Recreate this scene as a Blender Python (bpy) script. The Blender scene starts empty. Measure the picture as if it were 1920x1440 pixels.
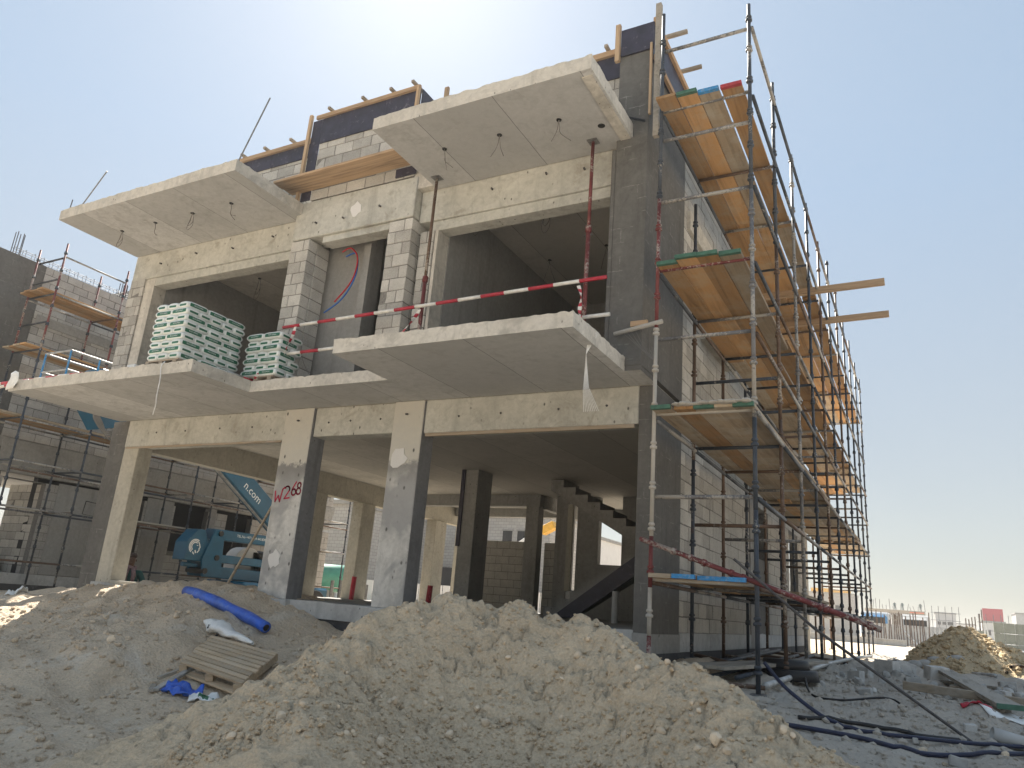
import bpy, bmesh, math, random
import numpy as np
from mathutils import Vector, Matrix, Quaternion
R = math.radians
random.seed(7); rng = np.random.default_rng(7)
scene = bpy.context.scene
COL = scene.collection

# ---------------------------------------------------------------- camera, sky, sun, exposure
ZC = 1.45
cam_d = bpy.data.cameras.new('camera'); cam = bpy.data.objects.new('camera', cam_d); COL.objects.link(cam)
yaw, pit, rol = 0.511015, 0.284255, 0.079596
fw = Vector((-math.sin(yaw)*math.cos(pit), math.cos(yaw)*math.cos(pit), math.sin(pit)))
rt = Vector((math.cos(yaw), math.sin(yaw), 0)); up = rt.cross(fw)
rt2 = rt*math.cos(rol) + up*math.sin(rol); up2 = -rt*math.sin(rol) + up*math.cos(rol)
cam.matrix_world = Matrix(((rt2.x, up2.x, -fw.x, 0), (rt2.y, up2.y, -fw.y, 0), (rt2.z, up2.z, -fw.z, ZC), (0, 0, 0, 1)))
cam_d.sensor_width = 36; cam_d.lens = 26.533; cam_d.clip_start = 0.05; cam_d.clip_end = 3000
scene.camera = cam

SUN_EL, SUN_AZ = 47.0, 41.0          # azimuth measured from +Y towards -X
world = bpy.data.worlds.new('World'); scene.world = world; world.use_nodes = True
wn = world.node_tree; wn.nodes.clear()
wo = wn.nodes.new('ShaderNodeOutputWorld'); wb = wn.nodes.new('ShaderNodeBackground'); sk = wn.nodes.new('ShaderNodeTexSky')
sk.sky_type = 'NISHITA'; sk.sun_disc = False; sk.sun_elevation = R(SUN_EL); sk.sun_rotation = R(-SUN_AZ)
sk.air_density = 1.0; sk.dust_density = 1.2; sk.ozone_density = 1.6; sk.altitude = 0
hz = wn.nodes.new('ShaderNodeMix'); hz.data_type = 'RGBA'; hz.inputs[0].default_value = 0.88   # dust haze veiling the blue sky evenly
wn.links.new(sk.outputs[0], hz.inputs[6]); 
tc = wn.nodes.new('ShaderNodeTexCoord'); sp = wn.nodes.new('ShaderNodeSeparateXYZ'); rp = wn.nodes.new('ShaderNodeValToRGB')
wn.links.new(tc.outputs['Generated'], sp.inputs[0]); wn.links.new(sp.outputs[2], rp.inputs[0])
for i_, (p_, c_) in enumerate(((0.0, (1.72, 1.70, 1.54, 1)), (0.12, (1.78, 1.86, 1.80, 1)), (0.50, (1.44, 1.86, 2.32, 1)))):   # dusty grey low down, blue above, all the way round
    if i_ > 1: rp.color_ramp.elements.new(p_)
    rp.color_ramp.elements[i_].position = p_; rp.color_ramp.elements[i_].color = c_
wn.links.new(rp.outputs[0], hz.inputs[7])
wn.links.new(hz.outputs[2], wb.inputs[0]); wb.inputs[1].default_value = 0.10
wn.links.new(wb.outputs[0], wo.inputs[0])
sd = bpy.data.lights.new('sun', 'SUN'); sun = bpy.data.objects.new('sun', sd); COL.objects.link(sun)
sd.energy = 5.0; sd.angle = R(0.6); sd.color = (1.0, 0.94, 0.85)
sdir = Vector((-math.sin(R(SUN_AZ))*math.cos(R(SUN_EL)), math.cos(R(SUN_AZ))*math.cos(R(SUN_EL)), math.sin(R(SUN_EL))))
sun.rotation_euler = sdir.to_track_quat('Z', 'Y').to_euler(); sun.location = sdir*60
vs = scene.view_settings
vs.view_transform = 'Standard'; vs.look = 'None'; vs.gamma = 1.0; vs.exposure = 1.52
vs.use_curve_mapping = False

# ---------------------------------------------------------------- helpers
class MB:
    def __init__(s): s.v = []; s.f = []; s.m = []
    def quadm(s, i, m): s.f.append(i); s.m.append(m)
    def hexa(s, P, m=0):
        b = len(s.v); s.v += [tuple(p) for p in P]
        for q in ((0,3,2,1),(4,5,6,7),(0,1,5,4),(1,2,6,5),(2,3,7,6),(3,0,4,7)):
            s.f.append(tuple(b+i for i in q)); s.m.append(m)
        return s
    def box(s, x0, x1, y0, y1, z0, z1, m=0):
        return s.hexa([(x0,y0,z0),(x1,y0,z0),(x1,y1,z0),(x0,y1,z0),(x0,y0,z1),(x1,y0,z1),(x1,y1,z1),(x0,y1,z1)], m)
    def bar(s, a, b, w, h, m=0, upv=(0,0,1)):        # box along a->b with width w and height h
        a, b = Vector(a), Vector(b); d = (b-a).normalized(); u = Vector(upv)
        if abs(d.dot(u)) > .98: u = Vector((0,1,0))
        sd_ = d.cross(u).normalized(); u = sd_.cross(d).normalized(); sd_ *= w/2; u *= h/2
        return s.hexa([a-sd_-u, a+sd_-u, b+sd_-u, b-sd_-u, a-sd_+u, a+sd_+u, b+sd_+u, b-sd_+u], m)
    def tube(s, pts, r, n=8, m=0, cap=True):
        pts = [Vector(p) for p in pts]; rs = r if isinstance(r, (list, tuple)) else [r]*len(pts)
        b = len(s.v); prev = None
        for i, p in enumerate(pts):
            d = (pts[min(i+1, len(pts)-1)] - pts[max(i-1, 0)])
            if d.length < 1e-9: d = Vector((0,0,1))
            d.normalize()
            if prev is None:
                u = Vector((0,0,1)) if abs(d.z) < .9 else Vector((1,0,0))
            else: u = prev
            u = (u - d*u.dot(d)).normalized(); prev = u; w = d.cross(u)
            for k in range(n):
                t = 2*math.pi*k/n; s.v.append(tuple(p + (u*math.cos(t) + w*math.sin(t))*rs[i]))
        for i in range(len(pts)-1):
            for k in range(n):
                s.f.append((b+i*n+k, b+i*n+(k+1)%n, b+(i+1)*n+(k+1)%n, b+(i+1)*n+k)); s.m.append(m)
        if cap:
            s.f.append(tuple(b+k for k in range(n))[::-1]); s.m.append(m)
            e = b+(len(pts)-1)*n; s.f.append(tuple(e+k for k in range(n))); s.m.append(m)
        return s
    def prism(s, poly, d, m=0):                        # poly: 3D points of one face, extruded by vector d
        b = len(s.v); n = len(poly); d = Vector(d)
        s.v += [tuple(p) for p in poly] + [tuple(Vector(p)+d) for p in poly]
        s.f.append(tuple(range(b, b+n))[::-1]); s.m.append(m); s.f.append(tuple(range(b+n, b+2*n))); s.m.append(m)
        for i in range(n):
            j = (i+1) % n; s.f.append((b+i, b+j, b+n+j, b+n+i)); s.m.append(m)
        return s
    def sphere(s, c, r, nu=10, nv=7, m=0, sc=(1,1,1)):
        b = len(s.v); c = Vector(c)
        for j in range(nv+1):
            ph = math.pi*j/nv
            for i in range(nu):
                t = 2*math.pi*i/nu
                s.v.append((c.x+r*sc[0]*math.sin(ph)*math.cos(t), c.y+r*sc[1]*math.sin(ph)*math.sin(t), c.z+r*sc[2]*math.cos(ph)))
        for j in range(nv):
            for i in range(nu):
                s.f.append((b+j*nu+i, b+(j+1)*nu+i, b+(j+1)*nu+(i+1)%nu, b+j*nu+(i+1)%nu)); s.m.append(m)
        return s
    def mesh(s, name, mats, smooth=False, bevel=0, fix=True):
        me = bpy.data.meshes.new(name); me.from_pydata(s.v, [], s.f)
        for mt in (mats if isinstance(mats, (list, tuple)) else [mats]): me.materials.append(mt)
        me.polygons.foreach_set('material_index', s.m)
        if fix or bevel:
            bm = bmesh.new(); bm.from_mesh(me)
            if fix: bmesh.ops.recalc_face_normals(bm, faces=bm.faces)
            if bevel:
                es = [e for e in bm.edges if len(e.link_faces) == 2 and e.calc_face_angle(0) > .6]
                bmesh.ops.bevel(bm, geom=es, offset=bevel, segments=1, affect='EDGES', profile=.5)
            bm.to_mesh(me); bm.free()
        if smooth: me.polygons.foreach_set('use_smooth', [True]*len(me.polygons))
        me.update(); return me
    def build(s, name, mats, parent=None, smooth=False, bevel=0, fix=True):
        return link(name, s.mesh(name, mats, smooth, bevel, fix), parent)
def link(name, me, parent=None, loc=None, rot=None, sc=None):
    o = bpy.data.objects.new(name, me); COL.objects.link(o)
    if parent is not None: o.parent = parent
    if loc is not None: o.location = loc
    elif parent is not None:
        base = Vector((0,0,0)); p = parent
        while p is not None: base += Vector(p.location); p = p.parent
        o.location = -base                       # mesh coordinates are world coordinates
    if rot is not None: o.rotation_euler = rot
    if sc is not None: o.scale = sc
    return o
def tag(o, label, cat, group=None):
    o['label'] = label; o['category'] = cat
    if group: o['group'] = group
    return o
def thing(name, label, cat, loc=(0,0,0), group=None):
    o = bpy.data.objects.new(name, None); COL.objects.link(o); o.location = loc; o.empty_display_size = .2
    return tag(o, label, cat, group)
def structure(o): o['kind'] = 'structure'; return o
def stuff(o): o['kind'] = 'stuff'; return o
def copy_tree(o, parent=None):
    c = o.copy(); COL.objects.link(c)
    if parent is not None: c.parent = parent
    for ch in list(o.children): copy_tree(ch, c)
    return c
def text_mesh(txt, size, mat, depth=0.0, name='lettering', align='CENTER', shear=0.0):
    cu = bpy.data.curves.new(name, 'FONT'); cu.body = txt; cu.size = size; cu.extrude = depth; cu.align_x = align; cu.align_y = 'CENTER'; cu.shear = shear; cu.resolution_u = 2
    t = bpy.data.objects.new('tmp', cu); COL.objects.link(t)
    dg = bpy.context.evaluated_depsgraph_get(); me = bpy.data.meshes.new_from_object(t.evaluated_get(dg))
    bpy.data.objects.remove(t); bpy.data.curves.remove(cu); me.name = name
    me.materials.clear(); me.materials.append(mat); return me
# numpy value noise
_perm = rng.permutation(4096)
_val = rng.random(4096)*2-1
def vnoise(x, y, seed=0):
    xi = np.floor(x).astype(int); yi = np.floor(y).astype(int); fx = x-xi; fy = y-yi
    fx = fx*fx*fx*(fx*(fx*6-15)+10); fy = fy*fy*fy*(fy*(fy*6-15)+10)
    def h(a, b): return _val[(_perm[(a + seed*57) & 4095] + b*131) & 4095]
    return (h(xi,yi)*(1-fx)+h(xi+1,yi)*fx)*(1-fy) + (h(xi,yi+1)*(1-fx)+h(xi+1,yi+1)*fx)*fy
def fbm(x, y, f, oct=4, seed=0, gain=.5):
    o = np.zeros_like(x); a = 1.
    for k in range(oct):
        o += a*vnoise(x*f+17.3*k, y*f-9.1*k, seed+k); f *= 2.03; a *= gain
    return o
def rbf(P, x, y, eps=1e-3):
    P = np.array(P); d = np.hypot(P[:,None,0]-P[None,:,0], P[:,None,1]-P[None,:,1]); n = len(P)
    A = np.zeros((n+3, n+3)); A[:n,:n] = d + eps*np.eye(n); A[:n,n] = 1; A[:n,n+1:] = P[:,:2]; A[n,:n] = 1; A[n+1:,:n] = P[:,:2].T
    w = np.linalg.solve(A, np.concatenate([P[:,2], np.zeros(3)]))
    sh = x.shape; x = x.ravel(); y = y.ravel(); o = w[n] + w[n+1]*x + w[n+2]*y
    for i in range(n): o = o + w[i]*np.hypot(x-P[i,0], y-P[i,1])
    return o.reshape(sh)
def grid_mesh(name, X, Y, Z, mat, smooth=True):
    ny, nx = X.shape; me = bpy.data.meshes.new(name)
    co = np.stack([X, Y, Z], -1).reshape(-1, 3); me.vertices.add(len(co)); me.vertices.foreach_set('co', co.ravel())
    i = np.arange(nx*ny).reshape(ny, nx); q = np.stack([i[:-1,:-1], i[:-1,1:], i[1:,1:], i[1:,:-1]], -1).reshape(-1, 4)
    me.loops.add(q.size); me.loops.foreach_set('vertex_index', q.ravel()); me.polygons.add(len(q))
    me.polygons.foreach_set('loop_start', np.arange(len(q))*4); me.polygons.foreach_set('loop_total', np.full(len(q), 4))
    me.polygons.foreach_set('use_smooth', np.full(len(q), smooth)); me.materials.append(mat); me.update(); me.validate(); return me

# ---------------------------------------------------------------- materials
def srgb(r, g, b):
    return tuple((c/255/12.92 if c/255 <= .04045 else ((c/255+.055)/1.055)**2.4) for c in (r, g, b)) + (1,)
class NT:
    def __init__(s, name):
        s.mat = bpy.data.materials.new(name); s.mat.use_nodes = True; s.t = s.mat.node_tree; s.b = s.t.nodes['Principled BSDF']
        g = s.t.nodes.new('ShaderNodeNewGeometry'); s.pos = g.outputs['Position']; s.nrm = g.outputs['Normal']; s._oi = None
    def lk(s, a, b): s.t.links.new(a, b)
    def n(s, typ, **kw):
        nd = s.t.nodes.new(typ)
        for k, v in kw.items(): setattr(nd, k, v)
        return nd
    def rnd(s):
        if s._oi is None: s._oi = s.n('ShaderNodeObjectInfo')
        return s._oi.outputs['Random']
    def vec(s, sx, sy, sz, off=None):
        m = s.n('ShaderNodeVectorMath', operation='MULTIPLY'); s.lk(s.pos, m.inputs[0]); m.inputs[1].default_value = (sx, sy, sz)
        if off is None: return m.outputs[0]
        a = s.n('ShaderNodeVectorMath', operation='ADD'); s.lk(m.outputs[0], a.inputs[0]); s.lk(off, a.inputs[1]); return a.outputs[0]
    def noise(s, scale, detail=5, rough=.55, v=None, dist=0):
        n = s.n('ShaderNodeTexNoise'); n.inputs['Scale'].default_value = scale; n.inputs['Detail'].default_value = detail
        n.inputs['Roughness'].default_value = rough; n.inputs['Distortion'].default_value = dist
        s.lk(v if v is not None else s.pos, n.inputs['Vector']); return n.outputs['Fac']
    def voro(s, scale, v=None, feature='F1'):
        n = s.n('ShaderNodeTexVoronoi', feature=feature); n.inputs['Scale'].default_value = scale
        s.lk(v if v is not None else s.pos, n.inputs['Vector']); return n.outputs['Distance']
    def ramp(s, fac, stops):
        r = s.n('ShaderNodeValToRGB'); e = r.color_ramp.elements
        while len(e) < len(stops): e.new(.5)
        for i, (p, c) in enumerate(stops):
            e[i].position = p; e[i].color = c if len(c) == 4 else (*c, 1)
        s.lk(fac, r.inputs[0]); return r.outputs[0]
    def rampf(s, fac, a, b):
        r = s.n('ShaderNodeMapRange'); r.inputs[1].default_value = a; r.inputs[2].default_value = b; r.clamp = True
        s.lk(fac, r.inputs[0]); return r.outputs[0]
    def mix(s, fac, a, b, mode='MIX'):
        m = s.n('ShaderNodeMix', data_type='RGBA', blend_type=mode)
        for sock, val in ((m.inputs[0], fac), (m.inputs[6], a), (m.inputs[7], b)):
            if hasattr(val, 'is_linked'): s.lk(val, sock)
            else: sock.default_value = val
        return m.outputs[2]
    def math(s, op, a, b=None):
        m = s.n('ShaderNodeMath', operation=op)
        for i, val in enumerate((a, b)):
            if val is None: continue
            if hasattr(val, 'is_linked'): s.lk(val, m.inputs[i])
            else: m.inputs[i].default_value = val
        return m.outputs[0]
    def xyz(s):
        x = s.n('ShaderNodeSeparateXYZ'); s.lk(s.pos, x.inputs[0]); return x.outputs
    def done(s, col, rough=.9, bump=None, bstr=.3, bdist=.01, metal=0, spec=.3):
        if hasattr(col, 'is_linked'): s.lk(col, s.b.inputs['Base Color'])
        else: s.b.inputs['Base Color'].default_value = col
        if hasattr(rough, 'is_linked'): s.lk(rough, s.b.inputs['Roughness'])
        else: s.b.inputs['Roughness'].default_value = rough
        s.b.inputs['Metallic'].default_value = metal; s.b.inputs['Specular IOR Level'].default_value = spec
        if bump is not None:
            b = s.n('ShaderNodeBump'); b.inputs['Strength'].default_value = bstr; b.inputs['Distance'].default_value = bdist
            s.lk(bump, b.inputs['Height']); s.lk(b.outputs[0], s.b.inputs['Normal'])
        return s.mat
def concrete(name, c, dark=.72, warm=None, pits=True, lines=None, stain=None, patch=None, rough=.9, upper=None, joints=None, mott=.3, pit=(10, .12, .45)):
    """cast concrete: cloudy tone, vertical run streaks, air holes, board joints (lines = (axis, period, offset))"""
    m = NT(name); c = np.array(c[:3])
    lo = tuple(c*dark)+(1,); hi = tuple(np.minimum(c*1.13, .9))+(1,)
    big = m.noise(1.1, 6, .6); fine = m.noise(14, 6, .65)
    col = m.ramp(big, [(.3, lo), (.5, tuple(c)+(1,)), (.72, hi)])
    col = m.mix(.35, col, m.ramp(fine, [(.35, tuple(c*.7)+(1,)), (.65, hi)]))
    st = m.noise(1, 5, .6, m.vec(5.5, 5.5, .55))
    col = m.mix(m.math('MULTIPLY', m.rampf(st, .54, .72), .42), col, tuple(c*.5)+(1,))
    mot = m.noise(4.2, 8, .72, dist=1.2)
    col = m.mix(m.math('MULTIPLY', m.rampf(mot, .50, .66), mott), col, tuple(c*.5)+(1,))
    pal = m.noise(5.5, 7, .7, dist=.8)
    col = m.mix(m.math('MULTIPLY', m.rampf(pal, .56, .68), mott*.7), col, tuple(np.minimum(c*1.35, .85))+(1,))
    if stain:
        sn = m.noise(2.3, 7, .7, dist=.6)
        col = m.mix(m.math('MULTIPLY', m.rampf(sn, .56, .66), .55), col, stain)
    if patch:
        sn = m.noise(.9, 4, .6, dist=.3)
        col = m.mix(m.math('MULTIPLY', m.rampf(sn, .50, .57), .8), col, patch)
    h = m.math('ADD', m.math('MULTIPLY', fine, .5), m.math('MULTIPLY', big, .5))
    if upper:                                   # later-poured head of the column, ragged day joint
        zz = m.math('ADD', m.xyz()[2], m.math('MULTIPLY', m.math('SUBTRACT', m.noise(7, 5, .7), .5), .35))
        col = m.mix(m.rampf(zz, upper[0], upper[0]+.03), col, m.mix(.5, upper[1], m.ramp(fine, [(.3, tuple(c*.8)+(1,)), (.7, upper[1])])))
        ring = m.math('MULTIPLY', m.rampf(zz, upper[0]-.34, upper[0]-.06), m.rampf(zz, upper[0]+.05, upper[0]-.01))
        col = m.mix(m.math('MULTIPLY', ring, .75), col, tuple(c*.36)+(1,))
    if joints:                                  # block joints ghosting through a thin cement render
        b = m.n('ShaderNodeTexBrick'); x = m.xyz(); cx = m.n('ShaderNodeCombineXYZ'); wob = m.math('MULTIPLY', m.math('SUBTRACT', m.noise(6, 4, .6), .5), .05)
        m.lk(m.math('ADD', m.math('ADD', x[0], x[1]), wob), cx.inputs[0]); m.lk(m.math('ADD', x[2], wob), cx.inputs[1]); m.lk(cx.outputs[0], b.inputs['Vector'])
        b.inputs['Scale'].default_value = 1; b.inputs['Brick Width'].default_value = .41; b.inputs['Row Height'].default_value = .2026; b.inputs['Mortar Size'].default_value = .007; b.inputs['Mortar Smooth'].default_value = .4
        msk = m.math('MULTIPLY', b.outputs['Fac'], m.rampf(m.noise(3.5, 5, .7), .52, .68))
        col = m.mix(m.math('MULTIPLY', msk, .6), col, joints); h = m.math('ADD', h, m.math('MULTIPLY', msk, .5))
    if pits:
        pv = m.voro(pit[0], m.vec(1, 1, .62)); pn = m.noise(2.6, 3)
        pit_ = m.math('MULTIPLY', m.rampf(pv, pit[1], pit[1]*.5), m.rampf(pn, pit[2], pit[2]+.1))
        col = m.mix(pit_, col, tuple(c*.22)+(1,)); h = m.math('SUBTRACT', h, m.math('MULTIPLY', pit_, .8))
    if lines:
        ax, per, off = lines
        x = m.xyz()[ax]; w = m.math('ADD', x, m.math('MULTIPLY', m.noise(3, 2), .02))
        fr = m.math('FRACT', m.math('DIVIDE', m.math('ADD', w, 100-off), per))
        ln = m.math('LESS_THAN', fr, .011/per)
        cell = m.math('FLOOR', m.math('DIVIDE', m.math('ADD', w, 100-off), per))
        wh = m.n('ShaderNodeTexWhiteNoise', noise_dimensions='1D'); m.lk(cell, wh.inputs['W'])
        col = m.mix(m.math('MULTIPLY', wh.outputs['Value'], .75), col, tuple(c*.62)+(1,))
        col = m.mix(m.math('MULTIPLY', ln, .75), col, tuple(c*.25)+(1,)); h = m.math('SUBTRACT', h, ln)
    return m.done(col, rough, h, .45, .012)
def simple(name, c, var=.15, scale=8, rough=.7, metal=0, rnd=0., bump=.15, spec=.4, stretch=(1,1,1), c2=None, amt=.5, thr=(.5,.62)):
    m = NT(name); c = np.array(c[:3]); n = m.noise(scale, 5, .6, m.vec(*stretch))
    col = m.ramp(n, [(.3, tuple(c*(1-var))+(1,)), (.7, tuple(np.minimum(c*(1+var), 1))+(1,))])
    if c2 is not None:
        sn = m.noise(scale*1.7, 6, .7); col = m.mix(m.math('MULTIPLY', m.rampf(sn, *thr), amt), col, c2)
    if rnd:
        hs = m.n('ShaderNodeHueSaturation'); m.lk(col, hs.inputs['Color'])
        mr = m.n('ShaderNodeMapRange'); m.lk(m.rnd(), mr.inputs[0]); mr.inputs[3].default_value = 1-rnd; mr.inputs[4].default_value = 1+rnd
        m.lk(mr.outputs[0], hs.inputs['Value']); col = hs.outputs[0]
    return m.done(col, rough, n if bump else None, bump, .01, metal, spec)
def block_mat(name, c, rnd=.22):
    m = NT(name); c = np.array(c[:3]); g = m.noise(55, 4, .7); b = m.noise(5, 5, .6)
    col = m.ramp(g, [(.3, tuple(c*.62)+(1,)), (.5, tuple(c)+(1,)), (.72, tuple(c*1.22)+(1,))])
    col = m.mix(.4, col, m.ramp(b, [(.35, tuple(c*.7)+(1,)), (.65, tuple(c*1.15)+(1,))]))
    hs = m.n('ShaderNodeHueSaturation'); m.lk(col, hs.inputs['Color'])
    mr = m.n('ShaderNodeMapRange'); m.lk(m.rnd(), mr.inputs[0]); mr.inputs[3].default_value = 1-rnd; mr.inputs[4].default_value = 1+rnd
    m.lk(mr.outputs[0], hs.inputs['Value'])
    return m.done(hs.outputs[0], .95, g, .6, .008)
def soil_mat(name, c, c2, scale=1., pale=None, grey=None):
    m = NT(name); c = np.array(c[:3]); c2 = np.array(c2[:3])
    big = m.noise(.7*scale, 6, .6, dist=.4); mid = m.noise(6*scale, 7, .65); fine = m.noise(45*scale, 5, .7)
    col = m.ramp(big, [(.33, tuple(c2)+(1,)), (.62, tuple(c)+(1,))])
    col = m.mix(.45, col, m.ramp(mid, [(.3, tuple(c2*.8)+(1,)), (.7, tuple(c*1.12)+(1,))]))
    col = m.mix(.35, col, m.ramp(fine, [(.3, tuple(c2*.62)+(1,)), (.68, tuple(np.minimum(c*1.25,.9))+(1,))]))
    if pale: 
        sn = m.noise(1.7, 6, .65, dist=.5); col = m.mix(m.math('MULTIPLY', m.rampf(sn, .54, .66), .6), col, pale)
    if grey:                                    # ground colour blends to grey towards +X, past the scaffold
        gx_ = m.math('ADD', m.xyz()[0], m.math('MULTIPLY', m.math('SUBTRACT', m.noise(.8, 4), .5), 1.6))
        col = m.mix(m.math('MULTIPLY', m.rampf(gx_, -2.6, -1.2), .62), col, grey)
    vo = m.voro(26*scale)
    h = m.math('ADD', m.math('MULTIPLY', mid, .6), m.math('ADD', m.math('MULTIPLY', fine, .45), m.math('MULTIPLY', vo, .35)))
    return m.done(col, .97, h, 1.0, .05, spec=.1)
def wood_mat(name, c, axis=0, rnd=.2, dirt=None, scale=1.):
    m = NT(name); c = np.array(c[:3]); st = [16*scale]*3; st[axis] = .9*scale
    oi = m.n('ShaderNodeObjectInfo'); v = m.vec(*st, off=oi.outputs['Location'])
    g = m.noise(1, 6, .65, v, .8)
    col = m.ramp(g, [(.28, tuple(c*.55)+(1,)), (.5, tuple(c)+(1,)), (.75, tuple(np.minimum(c*1.2, .9))+(1,))])
    if dirt is not None:
        d = m.noise(2.6, 7, .7); col = m.mix(m.math('MULTIPLY', m.rampf(d, .46, .68), .7), col, dirt)
    hs = m.n('ShaderNodeHueSaturation'); m.lk(col, hs.inputs['Color'])
    mr = m.n('ShaderNodeMapRange'); m.lk(oi.outputs['Random'], mr.inputs[0]); mr.inputs[3].default_value = 1-rnd; mr.inputs[4].default_value = 1+rnd
    m.lk(mr.outputs[0], hs.inputs['Value'])
    return m.done(hs.outputs[0], .8, g, .35, .006)
def splat_mat(name, c, amount=.55, rough=.55, metal=.2):
    """painted steel tube with dried cement splashes and rust"""
    m = NT(name); c = np.array(c[:3]); n = m.noise(7, 5, .6)
    col = m.ramp(n, [(.3, tuple(c*.65)+(1,)), (.7, tuple(c*1.25)+(1,))])
    ru = m.noise(11, 6, .7); col = m.mix(m.math('MULTIPLY', m.rampf(ru, .58, .7), .6), col, (.10, .055, .035, 1))
    sp = m.noise(34, 5, .7); ba = m.noise(2.2, 3, .5)
    col = m.mix(m.math('MULTIPLY', m.rampf(m.math('ADD', sp, m.math('MULTIPLY', m.math('SUBTRACT', ba, .5), 1.1)), 1.08-amount, 1.18-amount), .75), col, (.42, .39, .34, 1))
    return m.done(col, rough, sp, .4, .004, metal)

M = {}
M['beam'] = concrete('beam_concrete', (.485, .48, .435), .74, stain=(.27, .25, .21, 1), mott=.4, pit=(8, .14, .44))
M['soffit'] = concrete('soffit_concrete', (.57, .57, .56), .78, pits=False, lines=(0, 1.22, .35), stain=(.27, .255, .235, 1), mott=.45)
M['soffit_in'] = concrete('inner_soffit_concrete', (.56, .53, .47), .75, pits=False, lines=(0, 1.22, .2))
M['edge'] = concrete('slab_edge_concrete', (.56, .53, .47), .66, stain=(.33, .31, .28, 1), mott=.5)
M['column'] = concrete('column_concrete', (.57, .56, .53), .78, patch=(.30, .30, .30, 1), mott=.45, pit=(7, .17, .40), upper=(3.35, (.53, .51, .45, 1)))
M['column_side'] = concrete('column_side_grey', (.24, .24, .245), .7)  # darker grey than the column fronts, for their +X faces
M['beige'] = concrete('beige_concrete', (.45, .425, .36), .75)
M['greyc'] = concrete('grey_concrete', (.30, .295, .28), .7)
M['plinth'] = concrete('plinth_concrete', (.44, .44, .43), .6, stain=(.24, .24, .24, 1))
M['bitumen'] = concrete('bitumen_coating', (.075, .075, .078), .6, pits=False, stain=(.2, .2, .2, 1))
M['dark'] = concrete('dark_cement_plaster', (.13, .126, .118), .72, pits=False, stain=(.16, .155, .145, 1), rough=.95, joints=(.34, .33, .31, 1))
M['plaster'] = concrete('grey_room_plaster', (.29, .285, .27), .85, pits=False, mott=.12)
M['block'] = block_mat('concrete_block', (.455, .44, .405))
M['blockw'] = block_mat('warm_concrete_block', (.43, .41, .37))
M['blockg'] = block_mat('grey_concrete_block', (.40, .385, .36), .16)
M['mortar'] = simple('mortar_joint', (.20, .19, .175), .3, 30, .95)
M['mortar_d'] = simple('dark_mortar_joint', (.15, .145, .135), .3, 30, .95)
M['film'] = simple('film_faced_formwork', (.028, .026, .045), .35, 5, .45, rnd=0, c2=(.22, .2, .22, 1), amt=.5, thr=(.58, .72))
M['timber'] = wood_mat('sawn_timber', (.42, .29, .18), 0, .15)
M['timber_y'] = wood_mat('sawn_timber_along_wall', (.40, .26, .15), 1, .15)
M['timber_z'] = wood_mat('sawn_timber_upright', (.42, .30, .19), 2, .15)
M['oldtimber'] = wood_mat('weathered_timber', (.33, .27, .20), 0, .15, dirt=(.36, .33, .29, 1))
M['palletwood'] = wood_mat('pallet_wood', (.50, .385, .26), 0, .18, dirt=(.46, .40, .32, 1))
M['greytimber'] = wood_mat('dusty_grey_board', (.30, .27, .225), 1, .12, dirt=(.33, .31, .28, 1))
M['ply'] = wood_mat('orange_scaffold_plywood', (.40, .225, .095), 1, .28, dirt=(.38, .29, .19, 1), scale=.5)
M['plyd'] = wood_mat('dusty_scaffold_board', (.36, .275, .185), 1, .25, dirt=(.44, .40, .33, 1), scale=.8)
M['st_dark'] = splat_mat('dark_blue_painted_tube', (.055, .065, .08), .42)
M['st_brown'] = splat_mat('rusty_brown_tube', (.13, .085, .06), .46)
M['st_red'] = splat_mat('red_painted_tube', (.17, .045, .045), .52)
M['st_grey'] = splat_mat('cement_splashed_tube', (.16, .16, .165), .64)
M['st_galv'] = splat_mat('galvanised_tube', (.42, .42, .41), .4, .5, .4)
M['st_white'] = splat_mat('cement_coated_tube', (.45, .42, .38), .75, .85, 0)
M['steel'] = simple('dull_steel', (.2, .2, .2), .3, 20, .5, .6)
M['rebar'] = simple('dark_rebar', (.09, .085, .085), .3, 20, .6, .4)
M['black'] = simple('black_plastic', (.012, .012, .013), .3, 10, .5)
M['void'] = simple('painted_dark_interior', (.02, .02, .022), .2, 3, .9, bump=0)  # near-black colour stands in for the shade inside openings and cabs
M['redp'] = simple('red_paint', (.42, .03, .05), .2, 14, .5, c2=(.5, .42, .4, 1), amt=.5, thr=(.6, .7))
M['whitep'] = simple('white_paint', (.72, .70, .65), .12, 14, .5, c2=(.4, .35, .3, 1), amt=.5, thr=(.6, .7))
M['whiteplastic'] = simple('white_woven_plastic', (.74, .75, .74), .08, 20, .6)
M['bag'] = simple('white_bag_film', (.70, .74, .72), .06, 6, .35, rnd=.05, spec=.5)
M['baggreen'] = simple('green_bag_print', (.015, .125, .07), .2, 9, .35, spec=.5)
M['bagwrap'] = simple('wrapped_bag_print', (.26, .42, .36), .15, 9, .3, spec=.5)
M['blue'] = simple('blue_sheet_plastic', (.018, .10, .52), .3, 5, .38, c2=(.12, .22, .55, 1), amt=.6, thr=(.5, .65), spec=.5)
M['bluepaint'] = simple('blue_plank_end_paint', (.03, .22, .48), .25, 16, .6, c2=(.3, .35, .4, 1), amt=.5)
M['greenpaint'] = simple('green_plank_end_paint', (.05, .13, .09), .25, 16, .6)
M['redend'] = simple('red_plank_end_paint', (.35, .04, .05), .25, 16, .6)
M['lift'] = simple('blue_lift_paint', (.003, .075, .145), .18, 3, .35, spec=.5)
M['liftw'] = simple('white_marking', (.7, .72, .72), .05, 5, .5)
M['soil'] = soil_mat('mound_soil', (.74, .60, .43), (.54, .42, .29))
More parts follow.
